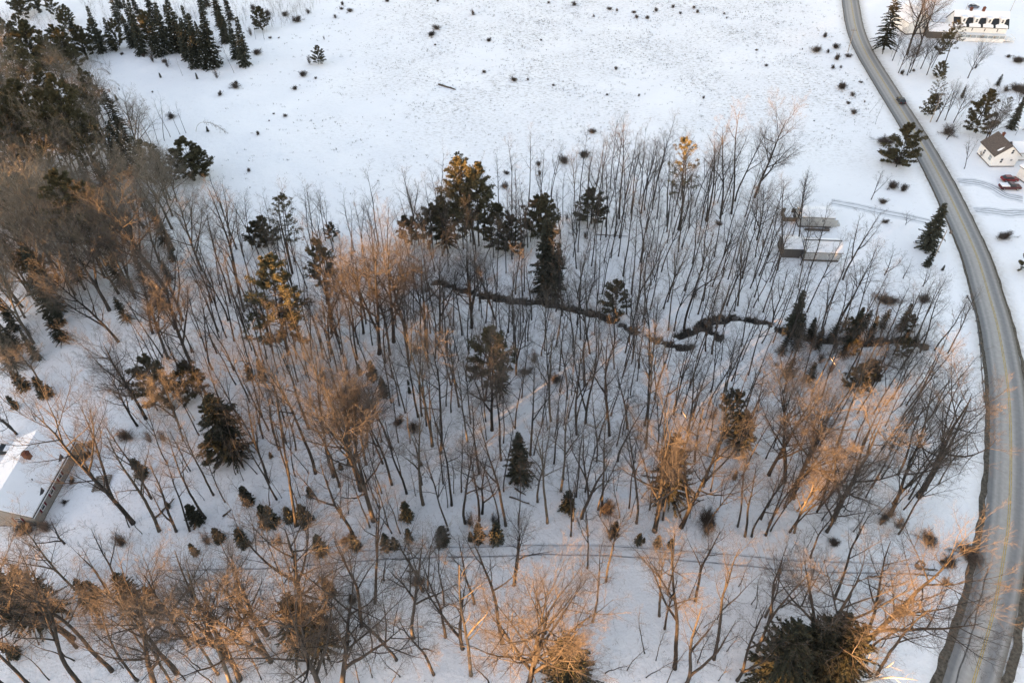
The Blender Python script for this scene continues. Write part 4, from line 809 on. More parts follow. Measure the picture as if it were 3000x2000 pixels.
def house(label, cat, loc, rz, x0, x1, y0, y1, eave, rx, ridge, wall, roofm, snow=(.2, 0, 0), oh=.35, name='house', eave2=None, fnd=True):
    """ridge runs along local y; returns root and roof part"""
    o = empty(name, loc, rz); tag(o, label, cat); e2 = eave if eave2 is None else eave2
    link('wall', extrude_y('wall', [(x0,.35),(x1,.35),(x1,eave),(rx,ridge),(x0,e2)], y0, y1, M[wall]), o)
    if fnd: link('foundation', boxes('foundation', [(x0+.06,x1-.06,y0+.06,y1-.06,-.8,.36)], M['stone']), o)
    sr = (ridge-eave)/(x1-rx); sl = (ridge-e2)/(rx-x0); xe, xw = x1+oh, x0-oh; t = .16
    sec = lambda lo, hi, cut, cw: [(xw+cw, ridge-sl*(rx-xw-cw)+lo), (rx, ridge+lo), (xe-cut, ridge-sr*(xe-cut-rx)+lo), (xe-cut, ridge-sr*(xe-cut-rx)+hi), (rx, ridge+hi), (xw+cw, ridge-sl*(rx-xw-cw)+hi)]
    rf = link('roof', extrude_y('roof', sec(.01, t, 0, 0), y0-oh, y1+oh, M[roofm]), o)
    if snow: link('snow_cover', extrude_y('snow_cover', sec(t+.004, t+snow[0], snow[1], snow[2]), y0-oh+.03, y1+oh-.03, M['roof_snow']), rf)
    return o, rf
def chimney(rf, x, y, z0, z1, s=.4):
    link('chimney', boxes('chimney', [(x-s,x+s,y-s,y+s,z0,z1-.18),(x-s-.07,x+s+.07,y-s-.07,y+s+.07,z1-.18,z1),(x-s+.15,x+s-.15,y-s+.15,y+s-.15,z1,z1+.22)], M['brick']), rf)

# cream house at the lower left
ha, rfa = house('cream house with burgundy shutters under a snow covered roof', 'house', (-81.6,64.7,0), 0, -5.0, 4.9, -7.3, 7.3, 3.25, 0, 5.9, 'cream', 'shingle_dark', (.24,.05,.05))
for yy in (1.0, -1.95, -4.9): window(ha, '+x', 4.9, yy, 2.15, 1.0, 1.35, 'burgundy')
window(ha, '-y', -7.3, 2.2, 2.0, 1.0, 1.3, 'burgundy'); window(ha, '-y', -7.3, -2.2, 2.0, 1.0, 1.3, 'burgundy')
chimney(rfa, .9, 2.2, 5.3, 7.1, .42)
link('vent_pipe', boxes('vent_pipe', [(2.85,2.98,-1.6,-1.47,4.4,5.05)], M['metal_roof']), rfa)
for ya, yb in ((2.6,4.3),(-3.9,-2.4)):       # slid-off patches by the eave where shingles show
    sl_ = 2.65/4.9; p = lambda x, y: (x, y, 5.9-sl_*x+.16+.25)
    link('bare_shingles', poly_mesh('bare_shingles', [p(4.75,ya),p(5.0,ya+.5),p(5.0,yb-.4),p(4.35,yb),p(4.5,ya+.9)], [(0,1,2,3,4)], [M['shingle_dark']]), rfa)
link('gutter', boxes('gutter', [(5.27,5.38,-7.6,7.6,2.93,3.05)], M['white_trim']), ha)
link('porch', boxes('porch', [(4.95,6.6,5.2,7.2,-.3,.5),(6.45,6.6,5.2,5.35,.5,2.6),(6.45,6.6,7.05,7.2,.5,2.6),(4.95,6.75,5.05,7.35,2.6,2.78)], M['tan_wall']), ha)

# small white house with a brown roof, right
hb, rfb = house('small white house with a brown shingle roof right of the road', 'house', (136.0,172.3,0), 0, -3.3, 3.6, -3.8, 3.7, 3.6, -.1, 6.5, 'white_siding', 'shingle_brown', None)
window(hb, '-y', -3.8, .9, 4.7, .8, 1.3); window(hb, '-y', -3.8, -.9, 2.0, .8, 1.4); window(hb, '-y', -3.8, 1.7, 2.2, .8, .6); window(hb, '-x', -3.3, -2.3, 2.1, 1.5, 1.5, None, 0, 'sage'); window(hb, '-x', -3.3, .9, 2.1, .9, 1.4)
chimney(rfb, .2, 2.0, 5.9, 7.3, .28)
link('snow_patch', poly_mesh('snow_patch', [(-2.6,-3.0,4.49),(-2.1,-3.2,4.91),(-1.2,-2.9,5.7),(-1.9,-2.5,5.09),(-2.7,-2.5,4.4)], [(0,1,2,3,4)], [M['roof_snow']]), rfb)
hb2, _ = house('low white wing with a snowy roof behind the brown roofed house', 'house wing', (143.6,174.2,0), R(90), -2.4, 2.4, -5.0, 3.6, 2.7, 0, 4.4, 'white_siding', 'shingle_brown', (.22,0,0), name='house_wing')
hc, _ = house('white building with snowy roof cut off by the right picture edge', 'house', (142.6,160.5,0), R(14), -4.6, 4, -4.2, 4.0, 3.4, 0, 5.8, 'white_siding', 'shingle_brown', (.22,0,0))
window(hc, '-x', -4.6, -1.2, 1.9, 1.0, 1.3)
# long white house with dormers, top right
hd, rfd = house('long white house with four dormers in a dark metal roof', 'house', (172.2,262.2,0), R(83), -4.1, 4.1, -9.4, 9.4, 4.6, 0, 8.4, 'white_siding', 'metal_roof', None, oh=.3)
# local axes: local y runs to the picture's left -> right reversed; front is local -x
sl_ = (8.4-4.6)/4.1
def roof_z(x): return 8.4-sl_*abs(x)+.16
link('snow_cover', poly_mesh('snow_cover', [(-1.75,-9.68,roof_z(1.75)+.01),(0,-9.68,roof_z(0)+.01),(4.35,-9.68,roof_z(4.35)+.01),(4.35,9.68,roof_z(4.35)+.01),(0,9.68,roof_z(0)+.01),(-1.75,9.68,roof_z(1.75)+.01),
     (-1.75,-9.68,roof_z(1.75)+.24),(0,-9.68,roof_z(0)+.24),(4.35,-9.68,roof_z(4.35)+.24),(4.35,9.68,roof_z(4.35)+.24),(0,9.68,roof_z(0)+.24),(-1.75,9.68,roof_z(1.75)+.24)],
     [(6,7,10,11),(7,8,9,10),(0,6,11,5),(2,3,9,8),(0,1,7,6),(1,2,8,7),(4,5,11,10),(3,4,10,9)], [M['roof_snow']]), rfd)
for k, yy in enumerate((-7.0,-2.5,2.0,6.4)):
    dm = link('dormer', extrude_y('dormer', [(yy-.85, 5.35),(yy+.85, 5.35),(yy+.85, 7.35),(yy-.85, 7.35)], -3.35, -.5, M['white_siding']), hd)
    dm.data.transform(Matrix(((0,1,0,0),(1,0,0,0),(0,0,1,0),(0,0,0,1)))); dm.data.flip_normals()
    link('dormer_snow', boxes('dormer_snow', [(-3.6,-.4,yy-1.0,yy+1.0,7.352,7.62)], M['roof_snow']), dm)
    window(dm, '-x', -3.35, yy, 6.45, .85, 1.2)
for ya, yb in ((-9.3,-5.0),(-4.2,-.6),(.2,4.2),(5.2,9.3)):        # snow that slid to the eave
    g8 = np.random.default_rng(int(ya*10)+500); n = 9; top = [(-3.62+.28*math.sin(i/(n-1)*math.pi)**.7+g8.uniform(0,.12), ya+(yb-ya)*i/(n-1)) for i in range(n)]
    V = [(-4.38, y, roof_z(4.38)+.012) for _, y in top]+[(x, y, roof_z(x)+.012) for x, y in top]+[(-4.38, y, roof_z(4.38)+.3) for _, y in top]
    link('eave_snow', poly_mesh('eave_snow', V, [(2*n+i, 2*n+i+1, n+i+1, n+i) for i in range(n-1)]+[(i, i+1, 2*n+i+1, 2*n+i) for i in range(n-1)], [M['roof_snow']]), rfd)
chimney(rfd, .2, -.4, 8.0, 10.0, .4); chimney(rfd, .2, 3.9, 8.0, 9.7, .4)
for yy in (-6.2,-1.8,2.6): window(hd, '-x', -4.1, yy, 3.6, .55, 1.1)
link('porch', boxes('porch', [(-6.2,-4.12,-9.0,7.0,.1,.5),(-6.2,-6.12,-9.0,7.0,.5,1.4),(-6.4,-4.12,-9.2,7.2,2.45,2.6)]+[(-6.2,-6.08,y-.07,y+.07,1.4,2.45) for y in np.linspace(-8.9,6.9,9)], M['white_trim']), hd)
for yy in (-7.2,-3.1,1.2,5.0): link('porch_window', boxes('porch_window', [(-6.17,-6.13,yy-1.6,yy+1.6,1.42,2.43)], M['sage']), hd)
link('deck', boxes('deck', [(-5.5,-1.0,-13.0,-9.5,.5,.65),(-5.5,-5.4,-13.0,-9.5,1.5,1.6),(-5.5,-1,-13.0,-12.9,1.5,1.6)]+[(-5.5,-5.4,y,y+.08,-.3,1.5) for y in (-12.98,-11.8,-10.6,-9.6)]+[(-5.45,-4.2,-11.5,-9.6,.65,.85)], M['white_trim']), hd)
he, _ = house('low dark brown ell with snowy roof between barn and dormer house', 'house wing', (158.9,262.0,0), R(83), -2.9, 2.6, -3.6, 4.2, 2.6, 0, 4.3, 'brown_wall', 'shingle_brown', (.22,0,0), name='house_wing')
window(he, '-x', -2.9, -1.2, 1.6, .9, 1.1)
hf, _ = house('white barn with a gable front behind the orange lit tree', 'barn', (151.8,268.5,0), R(8), -4.6, 4.6, -5.0, 6.0, 4.2, 0, 7.6, 'white_siding', 'shingle_brown', (.22,0,0), name='barn')
window(hf, '-y', -5.0, -1.4, 2.4, .9, 1.2); window(hf, '-y', -5.0, 1.4, 2.4, .9, 1.2)
hg, _ = house('grey roofed outbuilding half hidden left of the dormer house', 'shed', (161.5,271.2,0), R(83), -2.6, 2.6, -6.0, 5.4, 2.6, 0, 4.6, 'tan_wall', 'shingle_brown', (.18,1.2,.1), name='shed')
# the two pale buildings by the driveway, with sheds
hh, _ = house('pale grey mobile home with snowy roof farther from the brook', 'mobile home', (75.2,142.2,0), R(86), -2.1, 2.2, -4.2, 3.9, 2.9, 0, 3.5, 'grey_siding', 'shingle_dark', (.25,0,0), oh=.2, name='mobile_home')
window(hh, '-x', -2.1, 2.2, 2.0, .6, .7); window(hh, '-x', -2.1, -1.6, 2.0, .8, .8)
link('ramp_rail', boxes('ramp_rail', [(-3.6,-3.3,-3.4,2.6,.0,.55),(-3.3,-2.2,-3.4,-2.6,.0,.5)], M['stone']), hh)
link('steps', boxes('steps', [(-1.5,.2,-5.6,-4.25,-.2,1.0),(-1.2,0,-6.5,-5.6,-.2,.5),(-1.5,-1.4,-5.6,-4.25,1.0,1.9)], M['grey_siding']), hh)
hi, rfi = house('pale grey mobile home with two small windows nearer the brook', 'mobile home', (72.7,129.3,0), R(87), -2.6, 2.4, -4.1, 4.3, 2.5, 0, 3.6, 'grey_siding', 'shingle_dark', (.25,0,0), oh=.25, name='mobile_home')
window(hi, '-x', -2.6, 1.6, 1.8, .65, .65); window(hi, '-x', -2.6, -1.3, 1.8, .75, .65)
link('ridge_strip', boxes('ridge_strip', [(-.13,.13,-4.3,4.4,4.02,4.12)], M['metal_roof']), rfi)
hj, _ = house('dark brown shed with snowy roof against the nearer mobile home', 'shed', (66.0,130.2,0), R(87), -2.2, 2.6, -2.0, 2.2, 2.5, 0, 3.7, 'brown_wall', 'shingle_dark', (.2,0,0), oh=.2, name='shed')
sh = empty('animal_pen', (71.6,144.4,0), R(-4)); tag(sh, 'tan board pen filled with snow beside the farther mobile home', 'pen')
link('wall', boxes('wall', [(-3.2,3.0,-1.7,-1.58,-.2,1.0),(-3.2,-3.08,-1.58,1.7,-.2,1.3),(-3.08,-2.2,1.58,1.7,-.2,1.5),(-.7,.9,1.58,1.7,-.2,1.5)], M['tan_wall']), sh)
link('snow_cover', boxes('snow_cover', [(-3.0,2.9,-1.55,1.5,-.2,.35)], M['roof_snow']), sh)
link('hutch', boxes('hutch', [(-.6,.9,-.9,.1,.35,.9),(-.1,1.3,.7,1.4,.35,1.2)], M['brown_wall']), sh)

# ------------------------------------------------------------------ vehicles
def carpaint(nm, c): return mat(nm, c, rough=.35, var=.06, scale=1, spec=.5)
M['red_paint'] = carpaint('red_paint', (.16,.012,.014)); M['maroon_paint'] = carpaint('maroon_paint', (.06,.012,.016)); M['navy_paint'] = carpaint('navy_paint', (.022,.027,.034)); M['blue_paint'] = carpaint('blue_paint', (.10,.13,.19)); M['black_paint'] = carpaint('black_paint', (.015,.016,.017))
M['tyre'] = mat('tyre', (.015,.015,.016), var=.1); M['hub'] = mat('hubcap', (.35,.36,.37), rough=.4, var=.1); M['lamp_red'] = mat('tail_lamp', (.35,.02,.02), rough=.3, var=.1); M['lamp_white'] = mat('head_lamp', (.7,.7,.66), rough=.2, var=.05)
def loft(name, secs, m):
    """secs: (x, half width bottom, half width top, z bottom, z top)"""
    V = []; F = []
    for x, wb, wt, zb, zt in secs:
        zm = zb+(zt-zb)*.55; wm = max(wb, wt)
        V += [(x,-wb,zb),(x,-wm,zm),(x,-wt,zt),(x,wt,zt),(x,wm,zm),(x,wb,zb)]
    n = 6
    for i in range(len(secs)-1):
        for j in range(n): F.append((i*n+j, i*n+(j+1) % n, (i+1)*n+(j+1) % n, (i+1)*n+j))
    F += [tuple(range(n))[::-1], tuple(range((len(secs)-1)*n, len(secs)*n))]
    return poly_mesh(name, V, F, [m])
def wheel(parent, x, y, r=.33):
    def ringm(r0, w, m, nm):
        n = 16; V = []; F = []
        for s in (-1, 1):
            V += [(r0*math.cos(2*math.pi*i/n), s*w, r0*math.sin(2*math.pi*i/n)) for i in range(n)]
        F = [(i, (i+1) % n, n+(i+1) % n, n+i) for i in range(n)]+[tuple(range(n))[::-1], tuple(range(n, 2*n))]
        return poly_mesh(nm, V, F, [m])
    w_ = link('wheel', ringm(r, .11, M['tyre'], 'wheel'), parent, (x, y, r)); link('hub', ringm(r*.58, .125, M['hub'], 'hub'), w_)
def vehicle(label, cat, loc, rz, paint, style, snow=False, name='parked_car'):
    o = empty(name, loc, rz); tag(o, label, cat); p = M[paint]
    if style == 'pickup':
        link('body', loft('body', [(-2.75,.84,.86,.5,1.02),(-2.6,.93,.92,.36,1.1),(-.55,.93,.92,.36,1.12),(1.0,.93,.9,.36,1.12),(2.4,.9,.84,.36,1.02),(2.7,.8,.74,.42,.86)], p), o)
        link('cabin', loft('cabin', [(-.62,.86,.72,1.1,1.2),(-.5,.86,.72,1.1,1.78),(.55,.86,.72,1.1,1.8),(1.15,.86,.74,1.1,1.16)], M['glass']), o)
        link('roof', boxes('roof', [(-.5,.55,-.7,.7,1.782,1.83)], p), o)
        if snow: link('snow_cover', boxes('snow_cover', [(-2.66,-.64,-.86,.86,1.1,1.34)], M['roof_snow']), o)
        wx_ = (-1.75, 1.7); L_ = 2.74
    else:
        link('body', loft('body', [(-2.2,.78,.76,.42,.86),(-2.05,.88,.84,.3,.96),(-1.0,.9,.86,.26,.98),(.8,.9,.86,.26,.98),(1.9,.86,.8,.28,.84),(2.2,.74,.68,.36,.66)], p), o)
        link('cabin', loft('cabin', [(-1.95,.8,.66,.95,1.02),(-1.45,.82,.62,.95,1.42),(.1,.82,.64,.95,1.45),(.95,.82,.68,.95,1.0)], M['glass']), o)
        link('roof', boxes('roof', [(-1.45,.1,-.6,.6,1.43,1.475)], p), o)
        if snow: link('snow_cover', boxes('snow_cover', [(-1.6,.2,-.66,.66,1.477,1.62),(.85,2.05,-.68,.68,.9,1.06)], M['roof_snow']), o)
        wx_ = (-1.35, 1.35); L_ = 2.19
    for x in wx_:
        for y in (-.82, .82): wheel(o, x, y)
    for y in (-.6, .6):
        link('headlight', boxes('headlight', [(L_-.06,L_+.03,y-.15,y+.15,.56,.68)], M['lamp_white']), o)
        link('taillight', boxes('taillight', [(-L_-.04,-L_+.1,y-.12,y+.12,.62,.8)], M['lamp_red']), o)
    return o
vehicle('bright red car parked behind a maroon pickup beside the white house', 'car', (134.6,161.6,0), 0, 'red_paint', 'car')
vehicle('maroon pickup with snow filled bed parked in front of the red car', 'pickup', (132.6,157.6,0), R(-2), 'maroon_paint', 'pickup', True, 'parked_pickup')
i1 = int(np.argmin(np.hypot(*(road-np.array(GZ(4,940,850))).T))); t1 = road[i1+1]-road[i1-1]; t1 /= np.linalg.norm(t1); n1 = np.array([t1[1], -t1[0]])
c1 = road[i1]+n1*(1.4 if n1[0] > 0 else -1.4); vehicle('dark car driving along the curved road near the pines', 'car', (c1[0],c1[1],.11), math.atan2(t1[1],t1[0])+math.pi, 'navy_paint', 'car', name='driving_car')
i2 = int(np.argmin(np.hypot(*(road-np.array(GZ(4,575,-8))).T))); t2 = road[i2+1]-road[i2-1]; t2 /= np.linalg.norm(t2); n2_ = np.array([t2[1], -t2[0]])
c2 = road[i2]+n2_*(1.4 if n2_[0] > 0 else -1.4); vehicle('black car on the road cut off by the top picture edge', 'car', (c2[0],c2[1],.11), math.atan2(t2[1],t2[0])+math.pi, 'black_paint', 'car', name='driving_car')
x, y = G(2851, 24); vehicle('blue grey car parked behind the long dormer house', 'car', (x,y,0), R(14), 'blue_paint', 'car')
x, y = G(8, 1322); vehicle('snow covered car parked behind the cream house', 'car', (x,y,0), R(2), 'black_paint', 'car', True)

# ------------------------------------------------------------------ poles, guard rail, logs and other small things
def tube_obj(name, pts, rs, m, parent=None):
    return link(name, tubes([(np.array(pts[i], float), np.array(pts[i+1], float), rs[i], rs[i+1]) for i in range(len(pts)-1)], name, m), parent)
M['pole'] = mat('weathered_pole', (.30,.265,.22), var=.25, scale=2); M['steel'] = mat('rail_steel', (.10,.105,.11), rough=.6, var=.3, scale=2)
def pole(label, r, bx_, by_, tx_, ty_, arm=True, name='utility_pole', rad=.14, hmax=11):
    x, y = GZ(r, bx_, by_); v = (px(r, 0, ty_)[1]-1000)/2000; h = min(max(CAM_H-y*(1+v)/(1-v), 3), hmax); u = (px(r, tx_, 0)[0]-1500)/2000; dx = u*S2*(y+CAM_H-h)-x
    dx = max(-.1*h, min(.1*h, dx)); o = empty(name, (x, y, 0)); tag(o, label, 'pole', 'roadside poles'); tube_obj('shaft', [(0,0,-.4),(dx,0,h)], [rad, rad*.65], M['pole'], o)
    if arm: link('crossarm', boxes('crossarm', [(dx*.93-1.0,dx*.93+1.0,-.2,-.09,h*.93-.06,h*.93+.06)]+[(dx*.93+k-.05,dx*.93+k+.05,-.2,-.1,h*.93+.062,h*.93+.22) for k in (-.85,0,.85)], M['wood_grey']), o)
    return o
pole('tan pole left of the road near its top bend', 4, 515, 430, 568, 235)
pole('pale pole standing among the pines right of the road', 4, 1190, 1005, 1292, 760)
p3 = pole('thin dark pole between the roadside spruce and the road', 8, 1230, 700, 1328, 490, False)
link('transformer', boxes('transformer', [(.35,.8,-.3,.1,6.6,7.5)], M['steel']), p3)
pole('short thin pole behind the left end of the dormer house', 4, 1480, 92, 1494, 28, False, rad=.09)
pole('tall thin pole beyond the right end of the dormer house', 4, 1848, 95, 1893, -10, False, rad=.1)
lp = empty('yard_lamp', (*GZ(4,1883,1118),0)); tag(lp, 'small yard lamp post behind the brown roofed house', 'lamp'); tube_obj('post', [(0,0,-.3),(0,0,2.6)], [.06,.05], M['steel'], lp); link('lamp_head', boxes('lamp_head', [(-.22,.22,-.22,.22,2.6,3.0),(-.3,.3,-.3,.3,3.002,3.12)], M['roof_snow']), lp)

rail_pts = smooth([GZ(*p) for p in [(8,1478,1038),(8,1515,1100),(8,1545,1170),(8,1566,1280),(8,1582,1400),(8,1596,1540),(12,1738,220),(12,1752,380),(12,1760,520)]], 6)
gr = empty('guard_rail', (*rail_pts[0], 0)); tag(gr, 'dark steel guard rail beside the left edge of the road', 'guard rail')
ro = rail_pts-rail_pts[0]
Tt = np.gradient(rail_pts, axis=0); Tt /= np.linalg.norm(Tt, axis=1)[:,None]; Nr = np.stack([Tt[:,1], -Tt[:,0]], -1)
Vr = []; prof_ = [(0,.45),(.05,.5),(0,.56),(0,.62),(.05,.68),(0,.75),(-.03,.75),(-.03,.45)]
for i in range(len(ro)):
    for d_, z_ in prof_: Vr.append((ro[i,0]+Nr[i,0]*d_, ro[i,1]+Nr[i,1]*d_, z_))
k = len(prof_); Fr = [(i*k+j, i*k+(j+1) % k, (i+1)*k+(j+1) % k, (i+1)*k+j) for i in range(len(ro)-1) for j in range(k)]
link('rail', poly_mesh('rail', Vr, Fr, [M['steel']]), gr)
sa = np.concatenate([[0], np.cumsum(np.linalg.norm(np.diff(ro, axis=0), axis=1))])
for s_ in np.arange(.3, sa[-1], 3.8):
    x, y = np.interp(s_, sa, ro[:,0]), np.interp(s_, sa, ro[:,1]); i = int(np.searchsorted(sa, s_).clip(1, len(ro)-1)); nx_, ny_ = -Nr[i]
    x += nx_*.15; y += ny_*.15; link('post', boxes('post', [(x-.1,x+.1,y-.1,y+.1,-.5,.8)], M['wood_grey']), gr)

def log(label, r, x0, y0, x1, y1, rad=.16, m='log', lift=0.0, lift1=0.0, twigs=3, name='fallen_log', seed=0):
    a = np.array([*GZ(r, x0, y0), 0.]); b_ = np.array([*GZ(r, x1, y1), 0.]); g = np.random.default_rng(int(x0*7+y0)+seed); o = (a+b_)/2; z = gz1(o[0], o[1])
    S = []; n = 5; P_ = [a+(b_-a)*i/n+np.array([0,0,rad*.7+lift+(lift1-lift)*i/n])+np.array([*g.normal(0, .06, 2), 0]) for i in range(n+1)]
    for i in range(n): S.append((P_[i]-o, P_[i+1]-o, rad*(1-.55*i/n), rad*(1-.55*(i+1)/n)))
    for i in range(twigs):
        t = g.uniform(.4, 1); q = P_[int(t*n)]-o; S.append((q, q+np.array([*g.normal(0, .8, 2), g.uniform(.1, .6)]), rad*.3, rad*.12))
    ob = link(name, tubes(S, name, M[m]), None, (o[0], o[1], z)); tag(ob, label, 'log'); return ob
log('dark log lying alone in the open snowy field', 2, 1500, 703, 1640, 747, .35)
log('forked log lying left of the tall leaning trunks in mid wood', 10, 615, 660, 735, 705, .13)
log('long grey log on snow above the woods track centre', 10, 2080, 1268, 2245, 1322, .15)
log('short curved log just above the long grey log', 10, 2120, 1200, 2212, 1252, .17)
log('thin log crossing behind a trunk right of the dark conifer', 10, 1360, 548, 1545, 562, .13)
log('snow dusted log beneath the lit V shaped trunk', 11, 585, 668, 785, 727, .13, 'bark_white')
log('stubby log propped beside the bright crowned tree stems', 11, 1262, 452, 1368, 368, .14)
log('orange lit branch lying left of the brightest crown', 11, 1588, 698, 1690, 748, .14)
log('dark log caught against a leaning trunk above the track', 11, 1362, 1412, 1560, 1318, .15, lift1=.8)
log('reddish log on snow near the cream house trees', 9, 1288, 1452, 1435, 1300, .17)
log('broken plank like log below the dark young firs', 9, 1830, 1442, 1905, 1378, .16)
log('white birch log across the left side of the orange grove', 6, 596, 1262, 745, 1258, .12, 'bark_white')
log('white birch log leaning over the brook bend', 7, 1195, 1425, 1285, 1340, .14, 'bark_white', lift=.2)
log('pale thin log leaning down to the brook from above', 7, 1015, 1225, 1145, 1420, .11, 'bark_white', lift=.3)
log('long thin log at the upper edge of the wood', 7, 690, 530, 955, 546, .12)
log('short log on the ground near the roadside trunks', 12, 958, 205, 1110, 246, .14)
log('small log beside the rut near the right end of the track', 16, 900, 625, 1025, 632, .13)
log('dark log in the debris pile beside the road bank', 16, 1345, 560, 1495, 580, .2)
log('longer brown log below the debris pile log', 16, 1285, 612, 1505, 622, .16)
log('bare curved pole lying right of the pond of dark boughs', 8, 900, 1395, 1130, 1432, .14)
# standing leaners
def leaner(label, r, bx_, by_, tx_, ty_, h, rad, m, name):
    x, y = GZ(r, bx_, by_); v = (px(r, 0, ty_)[1]-1000)/2000; u = (px(r, tx_, 0)[0]-1500)/2000; t = (CAM_H-h)/(S2*(1+v)); xt, yt = u*t, S2*(1-v)*t
    g = np.random.default_rng(int(bx_)); n = 6; P_ = [np.array([(xt-x)*i/n, (yt-y)*i/n, h*i/n-(.3 if i == 0 else 0)]) for i in range(n+1)]
    S = [(P_[i], P_[i+1], rad*(1-.12*i), rad*(1-.12*(i+1))) for i in range(n)]+[(P_[i], P_[i]+np.array([*g.normal(0, .9, 2), g.uniform(.4, 1.2)]), rad*.35, .02) for i in (3, 4, 4, 5)]
    tag(link(name, tubes(S, name, M[m]), None, (x, y, gz1(x, y))), label, 'dead tree')
leaner('white leaning birch trunk among the dark hemlocks by the road', 12, 690, 400, 500, 125, 8, .16, 'bark_white', 'dead_birch')
leaner('white broken birch stem left of the hemlock clump', 12, 112, 370, 0, 170, 7, .16, 'bark_white', 'dead_birch')
leaner('dark leaning snag crossing the V forked tree', 11, 612, 1122, 458, 815, 9, .15, 'bark', 'dead_tree')
leaner('white broken stem rising from the orange grove', 6, 765, 1215, 820, 950, 7, .14, 'bark_white', 'dead_birch')
leaner('thin bare leaning pole near the white driveway bank', 8, 1090, 1340, 1272, 910, 13, .16, 'bark_grey', 'dead_tree')
leaner('pale snapped trunk tipped over the orange lit bush', 14, 540, 1240, 710, 1010, 6, .14, 'bark_white', 'dead_birch')
leaner('pale stick leaning over the small dark fir', 14, 1570, 255, 1695, 140, 3, .09, 'bark_white', 'dead_birch')

# white stemmed tree by the big hemlocks, bottom right
wt = Bare(900, 11, .24, [7,5,3], [.35,.3,.2], [40,45,40], [.4,.45,.4], [.1,.16,.18,.1], [.02,.05,.03,.02], [8,5,3,1], forks=[(.12, R(28), .9),(.2, R(32), .75)], lean=.08)
wa, wb_ = wt.meshes('white_tree', M['bark_white'], M['twig_tan'])
for lab, r, bx_, by_ in (('white barked tree in front of the big dark hemlocks', 16, 745, 1560), ('white forked snag right of the big dark hemlocks', 16, 930, 1500)):
    x, y = GZ(r, bx_, by_); o = empty('white_tree', (x, y, gz1(x, y)), 2.2 if bx_ > 800 else .4); tag(o, lab, 'white tree'); copy_part('trunk', wa, o); copy_part('crown', wb_, o)
    if bx_ > 800: o.scale = (.75,.75,.7)

x, y = G(302, 1418); o = empty('slatted_platform', (x, y, gz1(x, y)), R(8)); tag(o, 'dark slatted wooden platform on snow beside the cream house', 'platform')
link('deck', boxes('deck', [(-1.3,1.3,-1.6+k*.36,-1.6+k*.36+.22,.22,.28) for k in range(9)], M['wood_grey']), o); link('bearer', boxes('bearer', [(-1.2,-1.0,-1.6,1.5,-.1,.218)], M['wood_grey']), o); link('bearer', boxes('bearer', [(1.0,1.2,-1.6,1.5,-.1,.218)], M['wood_grey']), o)
x, y = GZ(16, 1332, 540); o = empty('concrete_pipe', (x, y, gz1(x, y)), R(20)); tag(o, 'short dark pipe section standing on end by the debris', 'pipe')
n = 18; Vp = [(r_*math.cos(6.2832*i/n), r_*math.sin(6.2832*i/n), z_) for r_, z_ in ((.62,-.2),(.62,1.0),(.48,1.0),(.48,.2)) for i in range(n)]
link('barrel', poly_mesh('barrel', Vp, [(j*n+i, j*n+(i+1) % n, (j+1)*n+(i+1) % n, (j+1)*n+i) for j in range(3) for i in range(n)], [M['stone']]), o)
link('snow_cap', boxes('snow_cap', [(-.33,.33,-.33,.33,.2,.8)], M['roof_snow']), o)
for k, (r, x_, y_, s_) in enumerate([(7,430,1105,.5),(7,640,1170,.6),(7,900,1265,.55),(7,1090,1345,.5),(7,1600,1250,.7),(7,1700,1225,.6),(7,1830,1215,.6),(7,60,1072,.6),(6,2080,1050,.7),(8,420,1392,.6)]):
    g = np.random.default_rng(k+40); import bmesh
    bm = bmesh.new(); bmesh.ops.create_icosphere(bm, subdivisions=2, radius=s_)
    for v_ in bm.verts: v_.co *= 1+g.normal(0, .09); v_.co.z *= .6
    me = bpy.data.meshes.new('boulder'); bm.to_mesh(me); bm.free(); me.materials.append(M['stone']); x, y = GZ(r, x_, y_, -.5); ob = link('boulder', me, None, (x, y, -.5))
    tag(ob, ['dark boulder in the brook left of the lit tree','dark boulder in the brook right of the lit tree','boulder in the brook above the long straight reach','boulder at the lower end of the straight brook reach','largest boulder where the brook bends back up','boulder beside the brook bend top','boulder on the upper loop of the brook','boulder in the brook at the left conifer','boulder at the left mouth of the visible brook','boulder in the brook under the dark spruces'][k], 'boulder')

# ------------------------------------------------------------------ names, labels and groups of everything that grows
def proj(x, y, z):
    d = S2*(y+CAM_H-z); return 1500+2000*x/d, 1000+2000*(S2*(CAM_H-z)-S2*y)/d
CATS = dict(f=('bare tree','bare trees of the wood'), s=('spreading tree','spreading bare trees'), b=('grey tree','pale grey trees of the far wood edge'), v=('forked tree','forked bare trees'), t=('slender tree','slender young trees'),
    a=('small tree','small bare yard trees'), d=('dead tree','dead standing trunks'), c=('bowed birch','birches bowed over by ice'), p=('pine','pine trees'), q=('pine','pine trees'), x=('pine','pine trees'), e=('spruce','dark spruces'), n=('spruce','dark spruces'),
    y=('young fir','young firs'), h=('hemlock','dark hemlocks'), k=('shrub','shrubs in the snow'), w=('shrub','shrubs in the snow'))
LOOK = dict(f='bare tree', s='broad bare tree', b='pale grey tree', v='forked bare tree', t='thin tree', a='small bare yard tree', d='dead snag', c='pale bowed birch', p='pine', q='bushy pine', x='sparse pine', e='dark spruce', n='dark spruce',
    y='young fir', h='dark hemlock', k='round brown shrub', w='twiggy upright shrub')
